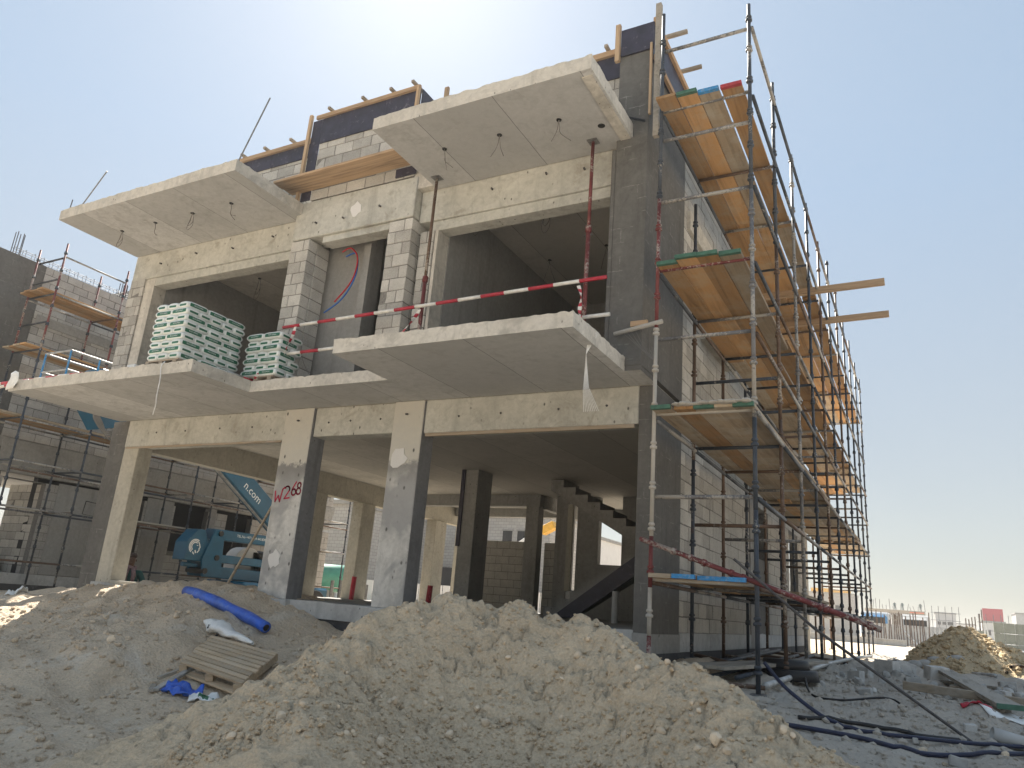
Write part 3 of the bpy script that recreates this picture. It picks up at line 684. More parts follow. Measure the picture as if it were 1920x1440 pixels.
# block piers on the first floor
block_wall(V, (-13.74, UY+.1, F1+.01), 0, .44, 13, .2, M['block'], M['mortar'], 'block_pier', seed=11, bl=.22)
part('pier_return', M['edge'], V, -13.298, -13.02, UY+.03, UY+.30, F1, 7.085)
block_wall(V, (-9.26, CY+.1, F1+.005), 0, .42, 13, .2, M['block'], M['mortar'], 'block_pier', seed=13, bl=.29)
block_wall(V, (-8.93, CY+.205, F1+.005), 1, .30, 13, .18, M['block'], M['mortar'], 'block_pier', seed=14, bl=.30, stagger=False)
block_wall(V, (-7.17, CY+.1, F1+.005), 0, .47, 13, .2, M['block'], M['mortar'], 'block_pier', seed=15, bl=.31)
block_wall(V, (-6.80, CY+.205, F1+.005), 1, .24, 13, .18, M['block'], M['mortar'], 'block_pier', seed=16, bl=.24, stagger=False)
block_wall(V, (-6.64, UY+.1, F1+.005), 0, .26, 12, .2, M['block'], M['mortar'], 'block_pier', seed=17, bl=.26)
part('pier_return', M['edge'], V, -6.375, -6.32, UY+.02, UY+.32, F1, 6.93)
# parapets: blocks, film-faced shutter boards, timber walers, clamps
joined2 = MB()
block_wall(V, (-11.3, UY+.1, RF), 0, 2.0, 6, .2, M['block'], M['mortar'], 'parapet_wall', seed=21)
block_wall(V, (-9.0, CY+.1, 7.875), 0, 2.2, 6, .2, M['block'], M['mortar'], 'parapet_wall', seed=22)
block_wall(V, (-4.7, UY+.1, RF), 0, 1.33, 5, .2, M['block'], M['mortar'], 'parapet_wall', (), lambda u, z: False, 23, joined2)
def shutter(x0, x1, y, z0, z1, n=2):
    xs = [x0+(x1-x0)*i/n for i in range(n+1)]
    for a, b in zip(xs[:-1], xs[1:]): part('shutter_panel', M['film'], V, a+.004, b-.004, y-.02, y, z0, z1)
shutter(-11.3, -9.3, UY-.008, 8.90, 9.20, 4); part('shutter_waler', M['timber'], V, -11.35, -9.28, UY-.075, UY-.03, 9.18, 9.26)
shutter(-8.98, -6.85, CY-.008, 9.0, 9.52, 3); part('shutter_waler', M['timber'], V, -9.1, -6.85, CY-.075, CY-.03, 9.50, 9.57)
part('shutter_panel', M['film'], V, -9.20, -8.99, CY-.026, CY-.006, 7.88, 9.5)
part('shutter_panel', M['film'], V, -7.15, -6.75, CY-.03, CY-.01, 7.9, 8.05)
part('shutter_panel', M['film'], V, -6.85, -6.83, CY, CY+.7, 8.6, 9.52)
part('shutter_post', M['timber_z'], V, -9.27, -9.205, CY-.085, CY-.03, 7.85, 9.62, bevel=.004)
part('shutter_post', M['timber_z'], V, -6.91, -6.855, CY-.085, CY-.03, 8.9, 9.56, bevel=.004)
part('shutter_post', M['timber_z'], V, -6.82, -6.74, CY+.55, CY+.6, 8.8, 9.95, bevel=.004)
part('parapet_return', M['edge'], V, -6.80, -6.36, 8.43, 8.66, 7.64, 8.3)
shutter(-4.7, -3.38, UY-.008, 8.80, 9.2, 2); part('shutter_waler', M['timber'], V, -4.7, -3.38, UY-.075, UY-.03, 9.18, 9.27)
for x, y, z in ((-11.0, UY, 9.28), (-10.4, UY, 9.28), (-9.75, UY, 9.30), (-8.75, CY, 9.59), (-8.0, CY, 9.59), (-7.4, CY, 9.59), (-6.95, CY, 9.6), (-3.6, UY, 9.30)):
    MB().bar((x, y-.16, z), (x, y+.45, z), .05, .045).build('shutter_clamp', M['oldtimber'], V)
part('shutter_panel', M['film'], V, -3.34, -2.86, 8.335, 8.36, 8.98, 9.42)
part('shutter_post', M['timber_z'], V, -3.42, -3.35, 8.30, 8.36, 8.9, 9.52, bevel=.004)
part('shutter_post', M['timber_z'], V, -2.90, -2.87, 8.30, 8.34, 7.9, 9.05)
part('shutter_panel', M['film'], V, -2.905, -2.885, 8.4, 10.4, 8.85, 9.45)
part('shutter_panel', M['oldtimber'], V, -2.905, -2.885, 10.42, 16.0, 8.95, 9.45)
MB().bar((-2.87, 8.4, 9.50), (-2.87, 17.0, 9.50), .05, .1).build('shutter_waler', M['timber_y'], V)
MB().bar((-2.865, 8.42, 8.9), (-2.865, 14.0, 8.9), .045, .08).build('shutter_waler', M['timber_y'], V)
for y in (8.9, 9.7, 10.5, 11.3, 12.1):
    MB().bar((-3.2, y, 9.60), (-2.55 if y != 11.3 else -2.3, y, 9.60), .05, .05).build('shutter_clamp', M['oldtimber'], V)
MB().bar((-2.80, 8.36, 7.55), (-2.80, 8.36, 9.7), .075, .075).build('shutter_post', M['greytimber'], V)
MB().bar((-3.33, 8.33, 8.0), (-2.95, 8.33, 7.82), .02, .02).build('cable', M['black'], V)
# ground floor interior: left flank columns and beam, core columns, far beams
part('flank_beam', M['beige'], V, -13.55, -13.28, 9.42, 21.9, 3.78, S1-.003)
for y0, y1 in ((13.75, 14.55), (15.95, 16.5), (19.5, 20.1), (21.2, 21.9)):
    part('column', M['beige'], V, -13.56, -13.2, y0, y1, FL, 3.777, bevel=.01)
part('column', M['greyc'], V, -9.1, -8.72, 14.35, 15.0, FL, S1-.003, bevel=.01)
part('shutter_panel', M['film'], V, -9.13, -9.04, 14.31, 14.345, 2.6, S1-.01)
part('column', M['beige'], V, -11.15, -10.75, 14.8, 15.3, FL, S1-.003, bevel=.01)
part('inner_beam', M['greyc'], V, -13.25, -8.9, 17.9, 18.15, 4.0, S1-.003)
part('inner_beam', M['greyc'], V, -13.25, -5.0, 20.6, 20.85, 4.05, S1-.003)
part('inner_beam', M['greyc'], V, -9.0, -8.8, 18.16, 20.58, 3.95, S1-.004)
part('column', M['greyc'], V, -9.30, -8.92, 17.9, 18.2, FL, 3.998, bevel=.012)
part('column', M['greyc'], V, -8.6, -8.22, 18.3, 18.7, FL, S1-.003, bevel=.012)
part('column_casing', M['beige'], V, -8.22, -8.08, 18.2, 18.3, 1.9, 4.1)
part('inner_wall', M['greyc'], V, -7.98, -7.38, 18.3, 18.5, FL, S1-.003)
part('inner_wall', M['greyc'], V, -6.75, -3.15, 18.3, 18.5, FL, S1-.003)
part('inner_wall', M['greyc'], V, -7.38, -6.75, 18.3, 18.5, FL, 2.6)
part('inner_wall', M['dark'], V, -5.2, -3.16, 15.2, 15.35, 2.6, S1-.003)
block_wall(V, (-10.7, 18.35, FL), 0, 1.35, 9, .2, M['blockw'], M['mortar_d'], 'partition_wall', (), lambda u, z: False, 31, joined2)
block_wall(V, (-8.92, 18.45, FL), 0, .34, 9, .2, M['blockw'], M['mortar_d'], 'partition_wall', (), lambda u, z: False, 32, joined2); stuff(joined2.build('inner_blocks', M['blockw'], V))
# stairs: lower flight rising to the right, upper flight back up to the left
def flight(name, xa, za, xb, zb, y0, y1, n, mat, waist=.16):
    pts = []; dx = (xb-xa)/n; dz = (zb-za)/n
    for i in range(n): pts += [(xa+dx*i, za+dz*i), (xa+dx*i, za+dz*(i+1))]
    pts.append((xb, zb))
    pts += [(xb, zb-waist*1.4), (xa, za-waist*1.4)]
    return MB().prism([(x, y0, z) for x, z in pts], (0, y1-y0, 0)).build(name, mat, V)
flight('stair_flight', -7.0, 1.30, -4.75, 2.72, 14.55, 15.5, 8, M['greyc'])
MB().hexa([(-6.75,14.45,1.30),(-6.3,14.45,1.30),(-6.3,14.52,1.30),(-6.75,14.52,1.30),(-4.95,14.45,2.62),(-4.65,14.45,2.45),(-4.65,14.52,2.45),(-4.95,14.52,2.62)]).build('stair_stringer', M['film'], V)
part('stair_landing', M['greyc'], V, -4.75, -3.2, 14.5, 16.6, 2.5, 2.73)
flight('stair_flight', -4.75, 2.75, -7.5, 4.28, 15.6, 16.5, 9, M['greyc'], .17)
# tie-rod stubs and holes on the concrete faces
rr = random.Random(3)
ties = [(-12.9, UY, 7.36), (-11.9, UY, 7.42), (-10.9, UY, 7.36), (-9.9, UY, 7.42), (-8.75, CY, 7.4), (-8.15, CY, 7.38), (-7.4, CY, 7.45), (-5.4, UY, 7.42), (-4.5, UY, 7.48), (-3.9, UY, 7.42),
        (-12.6, 9.0, 4.05), (-11.8, 9.0, 4.05), (-10.9, 9.0, 4.06), (-10.1, 9.0, 4.05), (-8.4, 9.02, 4.06), (-7.95, 9.02, 4.07), (-7.35, 9.02, 4.07), (-5.9, 9.0, 4.04), (-5.2, 9.0, 4.05), (-4.3, 9.0, 4.06), (-3.6, 9.0, 4.07), (-9.0, 8.97, 4.1), (-6.8, 8.965, 4.1)]
for x, y, z in ties:
    MB().tube([(x, y+.01, z), (x+.015, y-(.05 if y < 9 else .008), z-.01)], .016, 7).build('tie_rod', M['rebar'], V)
# whitish round repair patches and painted number on the columns
pm = MB()
def blob(cx, cz, y, r_, seed):
    q = random.Random(seed); pts = [(cx+r_*(1+q.uniform(-.25, .25))*math.cos(t*math.pi/6), y, cz+r_*1.15*(1+q.uniform(-.25, .25))*math.sin(t*math.pi/6)) for t in range(12)]
    return MB().prism(pts, (0, .006, 0)).build('repair_patch', M['whitewall'], V)
blob(-9.05, 1.86, 8.962, .12, 1); blob(-6.86, 3.42, 8.957, .14, 2); blob(-7.9, 7.5, CY-.006, .11, 3)
def stroke(pts, w, y, name='painted_number'):
    mb = MB()
    for a, b in zip(pts[:-1], pts[1:]):
        d = Vector((b[0]-a[0], 0, b[1]-a[1])); 
        if d.length < 1e-6: continue
        d.normalize(); n = Vector((-d.z, 0, d.x))*w/2; e = d*w*.35
        A = Vector((a[0], y, a[1]))-e; B = Vector((b[0], y, b[1]))+e
        k = len(mb.v); mb.v += [tuple(A-n), tuple(A+n), tuple(B+n), tuple(B-n)]; mb.f.append((k, k+1, k+2, k+3)); mb.m.append(0)
    return mb
num = MB(); yy = 8.966; x0, z0 = -9.27, 2.76
def glyph(P, ox, oz, s=1.0):
    m_ = stroke([(x0+ox+p[0]*s, z0+oz+p[1]*s) for p in P], .026, yy); k = len(num.v)
    num.v += m_.v; num.f += [tuple(i+k for i in f_) for f_ in m_.f]; num.m += m_.m
arc = lambda cx, cz, r1, r2, a0, a1, n=10: [(cx+r1*math.cos(R(a0+(a1-a0)*i/n)), cz+r2*math.sin(R(a0+(a1-a0)*i/n))) for i in range(n+1)]
glyph([(0, .17), (.02, 0), (.075, .10), (.12, 0), (.15, .20), (.19, .23)], .01, .0)
glyph(arc(.06, .15, .05, .05, 160, -20)+[(.02, .0), (.13, .015)], .20, .05)
glyph([(.09, .22), (.03, .12)]+arc(.06, .055, .045, .05, 150, -210), .345, .10)
glyph(arc(.05, .05, .045, .05, 90, 450)+arc(.05, .145, .035, .045, -90, 270), .455, .12)
num.build('painted_number', M['spray'], V, fix=False)
# lamp wires hanging from the soffits
def drop(name, p, pts, r_, mat, parent):
    P = [Vector(p)+Vector(q) for q in pts]
    out = []
    for i in range(len(P)-1):
        a, b, c, d = P[max(i-1, 0)], P[i], P[i+1], P[min(i+2, len(P)-1)]
        for k in range(5):
            t = k/5; out.append(.5*((2*b)+(c-a)*t+(2*a-5*b+4*c-d)*t*t+(3*b-a-3*c+d)*t**3))
    out.append(P[-1]); return MB().tube(out, r_, 5).build(name, mat, parent, smooth=True)
def lampwire(x, y, z, kind, L=.3, seed=0):
    q = random.Random(seed)
    box = MB().tube([(x, y, z-.012), (x, y, z+.02)], .035, 10).build('ceiling_box', M['black'], V)
    if kind == 'loop': 
        for s_ in (1, .75): drop('lamp_wire', (x, y, z), [(0,0,0), (-.06*s_, .02, -.12*L/.3), (-.07*s_, 0, -.8*L*s_), (0, -.02, -L*s_), (.07*s_, 0, -.75*L*s_), (.05, .0, -.1), (0, 0, 0)], .005, M['wire'], V)
    else:
        for s_ in range(2): 
            d = q.choice((-1, 1)) if s_ else 1
            drop('lamp_wire', (x, y, z), [(0,0,0), (.015*d, .01, -.12), (.04*d, .0, -.22), (q.uniform(.08, .2)*d, 0, -L*q.uniform(.8, 1.1))], .005, M['wire'], V)
for i, (x, k) in enumerate(((-5.7, 'tail'), (-4.8, 'tail'), (-3.9, 'tail'), (-12.94, 'loop'), (-11.99, 'tail'), (-11.0, 'loop'), (-10.03, 'tail'))):
    lampwire(x, 7.65, S2, k, .34, i)
MB().tube([(-3.43, 7.98, S2-.004), (-3.43, 7.98, S2+.05)], .05, 12).build('drain_sleeve', M['black'], V)
for i, (x, y, k) in enumerate(((-12.0, 10.2, 'loop'), (-10.6, 10.4, 'tail'), (-5.0, 9.6, 'loop'), (-4.6, 11.2, 'tail'), (-5.8, 11.4, 'tail'), (-6.1, 9.3, 'loop'), (-3.9, 10.4, 'tail'))):
    lampwire(x, y, S2, k, .5, 20+i)
drop('conduit_loop', (-8.35, 8.80, 7.0), [(-.1, 0, 0), (.1, -.02, .03), (.3, -.04, -.2), (.25, -.05, -.6), (-.05, -.06, -.95)], .014, M['redwire'], V)
drop('conduit_loop', (-8.35, 8.80, 7.0), [(0, .0, -.1), (.25, -.02, -.1), (.3, -.03, -.5), (.1, -.05, -.9), (-.25, -.06, -1.12)], .014, M['bluewire'], V)
drop('conduit_loop', (-7.5, 9.1, 6.5), [(.1, 0, .1), (.2, -.02, -.2), (.1, -.04, -.6), (-.05, -.05, -.75)], .012, M['redwire'], V)
drop('lamp_wire', (-8.9, 8.6, 5.4), [(0,0,.2), (.05, 0, -.1), (.15, 0, -.4), (.4, 0, -.7), (.75, 0, -.85)], .004, M['wire'], V)
# starter bars and props on the roof edge
for x, y, h in ((-12.3, 7.6, .42), (-12.22, 7.62, .5), (-12.1, 7.6, .4), (-13.95+.3, 7.0, .25), (-6.6, 8.9, 1.6), (-6.4, 8.9, 1.5), (-6.3, 8.95, 1.35)):
    MB().tube([(x, y, RF), (x+.02, y, RF+h)], .009, 6).build('starter_bar', M['rebar'], V)
part('formwork_offcut', M['oldtimber'], V, -12.05, -11.7, 7.55, 7.7, RF, RF+.12)
crumb = MB(); q = random.Random(9)
for i in range(46):
    x = q.uniform(-13.6, -9.4); s_ = q.uniform(.015, .05)
    crumb.sphere((x, 6.95+q.random()*.1, RF+.01), s_, 5, 3, 0, (1.3, 1, .6))
stuff(crumb.build('mortar_crumbs', M['edge'], V))
# ---------------------------------------------------------------- scaffolds
_cup = {}
def cup_mesh(mat):
    if mat.name not in _cup:
        mb = MB(); mb.tube([(0,0,-.028), (0,0,-.022), (0,0,.0), (0,0,.012)], [.030, .043, .043, .030], 10)
        mb.tube([(0,0,.028), (0,0,.034), (0,0,.052), (0,0,.062)], [.029, .038, .036, .028], 10)
        _cup[mat.name] = mb.mesh('coupler', mat, True)
    return _cup[mat.name]
def scaffold(name, label, XI, XO, ys, foot, top_in, top_out, mats_in, mats_out, led_out, led_in, trans, near_trans, node0, npitch, mat_led, mat_tr, near=3, seed=1, rad=.0242):
    r_ = random.Random(seed); S = thing(name, label, 'scaffold', ((XI+XO)/2, ys[0], foot(XO, ys[0])))
    b = base_of(S)
    for i, y in enumerate(ys):
        for X, tops, mats in ((XI, top_in, mats_in), (XO, top_out, mats_out)):
            zt = tops[min(i, len(tops)-1)]; zb = foot(X, y)-.03; mt = mats[min(i, len(mats)-1)]
            mb = MB(); segs = mt if isinstance(mt, list) else [(99, mt)]
            za = zb; mlist = []
            for k, (ztop, m_) in enumerate(segs):
                ze = min(ztop, zt)
                if ze <= za: continue
                mb.tube([(X, y, za), (X, y, ze)], rad, 10 if i < near else 7, len(mlist)); mlist.append(m_); za = ze
            if i >= near:
                z = node0
                while z < zt-.05:
                    if z > zb+.2: mb.tube([(X, y, z-.03), (X, y, z-.015), (X, y, z+.05)], [.032, .042, .034], 6, 0)
                    z += npitch
            o = mb.build('standard', mlist, S, True)
            mb2 = MB().box(X-.07, X+.07, y-.07, y+.07, zb-.01, zb+.035); mb2.build('base_plate', M['steel'], o)
            if i < near:
                z = node0; ob = base_of(o)
                while z < zt-.05:
                    mm = mlist[0]
                    acc = zb
                    for (ztop, m_) in segs:
                        if z < ztop: mm = m_; break
                    if z > zb+.15: link('coupler', cup_mesh(mm), o, Vector((X, y, z))-ob)
                    z += npitch
    for z, (ya, yb) in led_out.items():
        for i in range(len(ys)-1):
            if ys[i] >= ya-.01 and ys[i+1] <= yb+.01: MB().tube([(XO+.03, ys[i]+.02, z), (XO+.03, ys[i+1]-.02, z)], rad*.98, 8).build('ledger', mat_led[(i+int(z*3)) % len(mat_led)], S, True)
    for z, (ya, yb) in led_in.items():
        for i in range(len(ys)-1):
            if ys[i] >= ya-.01 and ys[i+1] <= yb+.01: MB().tube([(XI+.03, ys[i]+.02, z), (XI+.03, ys[i+1]-.02, z)], rad*.98, 8).build('ledger', mat_led[(i+int(z*3)) % len(mat_led)], S, True)
    for i, y in enumerate(ys):
        for k, z in enumerate(near_trans if i == 0 else trans):
            MB().tube([(XI+.02, y+.03, z), (XO-.02, y+.03, z)], rad*.98, 8).build('transom', (mat_tr[k % len(mat_tr)] if i == 0 else mat_led[(i+k) % len(mat_led)]), S, True)
    return S
Y11 = [8.2+1.71*i for i in range(11)]
tops_o = [9.1, 9.15, 8.98, 9.0, 9.05, 9.4, 9.5, 9.2, 9.3, 9.2, 9.2]
D_ = M['st_dark']; B_ = M['st_brown']; Rd = M['st_red']; G_ = M['st_grey']; W_ = M['st_white']
sc_main = scaffold('scaffold', 'tall cuplock tube scaffold with four timber decks along the flank wall of the villa', -2.68, -1.555, Y11,
    lambda x, y: gzf(x, y)+.02, [9.35, 7.35, 7.0, 7.2, 7.2, 7.1, 7.2, 7.2], tops_o,
    [[(1.25, Rd), (1.75, W_), (2.3, Rd), (4.75, W_), (6.5, Rd), (99, D_)], [(3.5, D_), (5.5, B_), (99, D_)], B_, D_, B_, D_, D_, B_], [[(2.6, D_), (3.6, D_), (6.4, G_), (99, D_)], [(4.0, B_), (6.5, B_), (99, D_)], G_, D_, B_, D_, B_, D_],
    {8.75: (8, 99), 7.72: (8, 99), 6.45: (8, 99), 5.45: (8, 99), 4.58: (8, 99), 3.66: (8, 99), 2.72: (8, 99), 1.80: (8, 99)}, {7.72: (8, 99), 5.45: (8, 99), 3.62: (8, 99), 1.80: (8, 99)},
    [7.76, 5.49, 4.58, 3.66, 2.64, 1.84], [8.75, 7.80, 7.36, 6.46, 5.52, 4.62, 3.70, 2.74, 1.84], 1.0, .4625, [D_, M['st_brown'], G_, M['st_dark']], [G_, G_, G_, G_, Rd, G_, W_, G_, W_])
base_led = [(-1.50, y, gzf(-1.5, y)+dz) for y, dz in ((8.25, .10), (9.9, .09), (13.3, .06), (18.4, .05), (25.2, .05))]
MB().tube(base_led, .032, 10).build('ground_ledger', M['st_galv'], sc_main, True)
for y in Y11[:6]: MB().tube([(-2.7, y+.06, gzf(-2.7, y)+.07), (-1.5, y+.06, gzf(-1.5, y)+.07)], .024, 8).build('transom', B_, sc_main, True)
MB().tube([(-2.65, 8.3, gzf(-2.65, 8.3)+.08), (-2.66, 15, gzf(-2.66, 15)+.08)], .03, 8).build('ledger', M['st_dark'], sc_main, True)
for x in (-2.4, -2.1, -1.85): MB().tube([(x, 8.6, gzf(x, 8.6)+.12), (x+.02, 14.5, gzf(x, 14.5)+.12)], .026, 8).build('ledger', D_, sc_main, True)
# tube ties on to the wing wall, cement-caked
MB().tube([(-3.25, 8.30, 4.78), (-2.6, 8.17, 4.83)], .03, 8).build('wall_tie', W_, sc_main, True)
# scaffold boards, each a loose plank lying on the tubes
ORD = ['first', 'second', 'third', 'fourth', 'fifth', 'sixth', 'seventh', 'eighth']
def boards(z, xs, y0, y1, w, mats, label, group, ends, lens=(3.5, 3.9), seed=0, thick=.042, z_near=None):
    r_ = random.Random(seed)
    for j, x in enumerate(xs):
        y = y0 + r_.uniform(-.06, .06); k = 0
        while y < y1-.4:
            L = min(r_.uniform(*lens), y1-y); zz = z + (.0 if k % 2 == 0 else .045) + r_.uniform(0, .004)
            me = MB().hexa([(-w/2, 0, 0), (w/2, 0, 0), (w/2+r_.uniform(-.008,.008), L, r_.uniform(-.004,.004)), (-w/2, L, 0), (-w/2, 0, thick), (w/2, 0, thick), (w/2, L, thick), (-w/2, L, thick)]).mesh('scaffold_board', mats[(j*3+k*2+seed) % len(mats)], bevel=.004)
            o = link('scaffold_board', me, None, (x+r_.uniform(-.006, .006), y, zz), (0, 0, R(r_.uniform(-.25, .25))))
            tag(o, f'{label} board, {ORD[j]} from the wall, {ORD[k]} length from the open end', 'plank', group)
            e = ends[j % len(ends)] if k == 0 else None
            if e is not None: MB().box(-w/2-.002, w/2+.002, -.003, .05, -.002, thick+.002).build('painted_end', e, None).parent = o
            y += L-.22; k += 1
P_, Q_ = M['ply'], M['plyd']
boards(7.79, [-2.55, -2.29, -2.03, -1.75], 7.98, 25.4, .25, [P_, P_, Q_, P_, P_], 'brown topmost scaffold deck', 'boards of the topmost scaffold deck', [None, M['greenpaint'], M['bluepaint'], M['redend']], seed=1)
boards(5.52, [-2.53, -2.28, -2.03, -1.77], 8.0, 25.4, .245, [P_, Q_, P_, P_, Q_], 'orange second-highest scaffold deck', 'boards of the second scaffold deck', [M['greenpaint']], seed=2)
boards(3.70, [-2.54, -2.31, -2.08, -1.85, -1.65], 8.02, 25.4, .22, [Q_, Q_, P_, Q_], 'dusty cement-caked third scaffold deck', 'boards of the third scaffold deck', [M['greenpaint'], None], seed=3)
boards(1.85, [-2.52, -2.27, -2.02, -1.75], 8.05, 15.2, .24, [Q_, P_, Q_], 'lowest scaffold deck', 'boards of the lowest scaffold deck', [M['oldtimber'], M['bluepaint'], M['bluepaint'], M['bluepaint']], seed=4)
cem = MB(); q = random.Random(4)
for i in range(60): 
    x = -2.4+.85*i/60; cem.sphere((x, 8.04+q.uniform(-.02, .05), 3.755), q.uniform(.02, .045), 6, 4, 0, (1.4, 1.5, .6))
tag(cem.build('cement_spill', M['st_white']), 'pale crust of spilt cement along the third deck board ends', 'cement crust')
for i, (y, z) in enumerate(((14.4, 7.74), (16.05, 7.74))):
    o = MB().bar((-2.75, y, z-.06), (-.36, y+.02, z-.02), .09, .12).build('timber_beam', M['timber'])
    tag(o, ('orange timber beam jutting out above the other from the scaffold', 'orange timber beam jutting out below the other from the scaffold')[i], 'timber beam', 'timbers jutting from the scaffold')
o = thing('diagonal_tube', 'red steel tube tied slanting across the open end of the scaffold', 'steel tube', (-2.77, 8.1, 1.4))
a, b_ = Vector((-2.775, 8.1, 2.26)), Vector((-.42, 8.1, 1.49)); MB().tube([a, b_], .027, 10).build('tube', Rd, o, True)
for t in (.16, .24, .30, .42, .47, .78, .80, .96): 
    p = a.lerp(b_, t); d = (b_-a).normalized()*.02; MB().tube([p-d, p+d], .038, 10).build('collar', Rd, o, True)
MB().tube([(.27, 8.6, .56), (-1.0, 8.15, 1.45), (-1.73, 7.95, 2.07)], .014, 8).build('x', M['rebar'])
o = bpy.data.objects['x']; o.name = 'leaning_rod'; tag(o, 'thin black rod leaning from the ground against the scaffold end', 'rod')
# neighbouring scaffold
YN = [9.47+1.67*i for i in range(8)]
N_ = M['st_dark']
sc_n = scaffold('scaffold', 'tube scaffold with red upper standards in front of the neighbouring block house', -19.26, -18.1, YN, lambda x, y: .95,
    [9.15]*8, [9.13]*2+[7.7]*6, [[(6.4, N_), (99, Rd)], [(5.5, N_), (99, Rd)], N_], [[(6.4, N_), (99, Rd)], [(5.5, N_), (99, Rd)], N_],
    {8.77: (9, 11.2), 7.78: (9, 30), 6.36: (9, 30), 4.70: (9, 30), 3.75: (9, 30), 3.55: (9, 30), 2.72: (9, 30), 1.55: (9, 30)}, {7.78: (9, 30), 4.70: (9, 30), 2.72: (9, 30), 3.75: (9, 30)},
    [7.82, 4.74, 3.75, 2.76], [8.77, 8.2, 7.82, 7.1, 6.40, 4.74, 3.75, 2.76], 1.0, .4625, [N_, B_, M['st_grey']], [N_], near=0, seed=3)
boards(7.84, [-19.08, -18.84, -18.6, -18.3], 9.2, 16.4, .23, [P_, P_], 'orange neighbouring scaffold top deck', 'boards of the neighbouring top deck', [None], seed=6)
boards(6.42, [-19.08, -18.84, -18.6, -18.3], 9.2, 12.6, .23, [P_, Q_], 'short neighbouring scaffold deck', 'boards of the short neighbouring deck', [None], seed=7)
boards(4.76, [-19.08, -18.84, -18.6, -18.3], 8.6, 21, .23, [P_, Q_], 'brown neighbouring scaffold middle deck', 'boards of the neighbouring middle deck', [None], seed=8)
boards(2.78, [-19.08, -18.84, -18.6, -18.3], 12.6, 17.8, .23, [M['greytimber'], Q_], 'dusty neighbouring scaffold lowest deck', 'boards of the neighbouring lowest deck', [None], seed=9)
# ---------------------------------------------------------------- neighbouring house
NX = -19.5
nv = thing('house', 'neighbouring grey block house shell behind red scaffold standards and the blue boom lift', 'building', (-24, 9.0, .9))
jn = MB()
part('plinth', M['bitumen'], nv, -30, NX+.02, 9.0, 22, .2, 1.02)
part('ground_slab', M['plinth'], nv, -30, NX+.03, 8.98, 22.02, 1.022, 1.27)
part('first_floor_slab', M['greyc'], nv, -30, NX-.02, 8.4, 22, 4.2, 4.45)
part('roof_slab', M['greyc'], nv, -30, NX-.02, 8.4, 22, 7.62, 7.82)
part('flank_beam', M['greyc'], nv, NX-.2, NX+.015, 9.9, 21.9, 3.62, 4.42, bevel=.01)
part('flank_beam', M['greyc'], nv, NX-.2, NX+.03, 9.9, 21.9, 7.35, 7.6, bevel=.01)
part('corner_wing', M['dark'], nv, NX-.43, NX, 8.4, 9.82, 4.46, 8.9, bevel=.01)
part('corner_wing', M['dark'], nv, NX-.9, NX-.44, 8.5, 8.9, 4.46, 6.9)
part('corner_ledge', M['dark'], nv, -24, NX+.06, 8.2, 8.9, 6.9, 7.15)
part('corner_pier', M['dark'], nv, NX-.5, NX, 9.0, 10.05, .9, 4.19)
block_wall(nv, (NX-.1, 9.83, 4.44), 1, 12.0, 22, .2, M['blockg'], M['mortar_d'], 'flank_wall', ((5.2, 6.6, 5.3, 7.2),), lambda u, z: u < 3.6, 51, jn)
lowholes = ((.3, 1.35, 1.27, 3.48), (4.0, 4.2, 1.3, 3.6), (5.25, 6.45, 2.2, 3.58), (7.2, 8.2, 1.3, 3.5), (9.3, 10.4, 1.9, 3.5))
block_wall(nv, (NX-.1, 9.83, 1.27), 1, 12.0, 11, .2, M['blockg'], M['mortar_d'], 'flank_wall', lowholes, lambda u, z: 6.4 < u < 9.4 and z < 2.5, 52, jn)
stuff(jn.build('flank_blocks', M['blockg'], nv))
for y0, y1, z0, z1 in ((11.5, 12.95, 1.28, 3.55), (13.0, 13.75, 1.28, 3.55), (14.1, 15.0, 1.28, 3.6)):
    part('render_panel', M['plaster'], nv, NX+.004, NX+.03, y0, y1, z0, z1, bevel=.008)
part('door_jamb', M['greyc'], nv, NX-.2, NX+.04, 13.77, 13.9, 1.28, 3.6)
part('window_jamb', M['greyc'], nv, NX-.2, NX+.05, 16.32, 16.55, 1.3, 3.6)
part('inner_back', M['void'], nv, NX-.8, NX-.6, 11.3, 21.8, 1.27, 7.6)  # near-black sheets painted as the shade of the unlit rooms
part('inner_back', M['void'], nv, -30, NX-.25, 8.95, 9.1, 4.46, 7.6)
block_wall(nv, (-21.3, 11.4, 1.27), 0, 1.7, 11, .2, M['blockw'], M['mortar_d'], 'inner_wall', (), lambda u, z: True, 53)
block_wall(nv, (-26, 14.0, 1.27), 0, 4.6, 12, .2, M['block'], M['mortar'], 'inner_wall', (), lambda u, z: False, 54, jn2 := MB())
stuff(jn2.build('inner_blocks', M['block'], nv))
pts = [(NX-1.6+.28*i, 1.27+.18*(i+j)) for i in range(6) for j in (0, 1)]
pts = [(-22.6+.27*i, 2.6-.18*(i+j)+.18) for i in range(8) for j in (0, 1)] + [(-20.45, 1.27), (-22.6, 1.27)]
MB().prism([(x, 10.3, z) for x, z in pts], (0, .9, 0)).build('stair_flight', M['greyc'], nv)
MB().tube([(NX+.035, 12.30, 3.22), (NX+.035, 12.62, 3.20), (NX+.035, 12.60, 2.86), (NX+.035, 12.27, 2.88), (NX+.035, 12.30, 3.22)], .012, 5).build('socket_outline', M['black'], nv)
cage = MB()
for dz in (.0, .12):
    for dx in (-.05, -.17): cage.tube([(NX+dx, 9.0, 8.95+dz), (NX+dx, 16, 8.93+dz)], .007, 5)
for i in range(30):
    y = 9.05+.23*i; cage.tube([(NX-.03, y, 8.9), (NX-.03, y, 9.10), (NX-.19, y, 9.10), (NX-.19, y, 8.9)], .006, 5)
cage.build('rebar_cage', M['rebar'], nv)
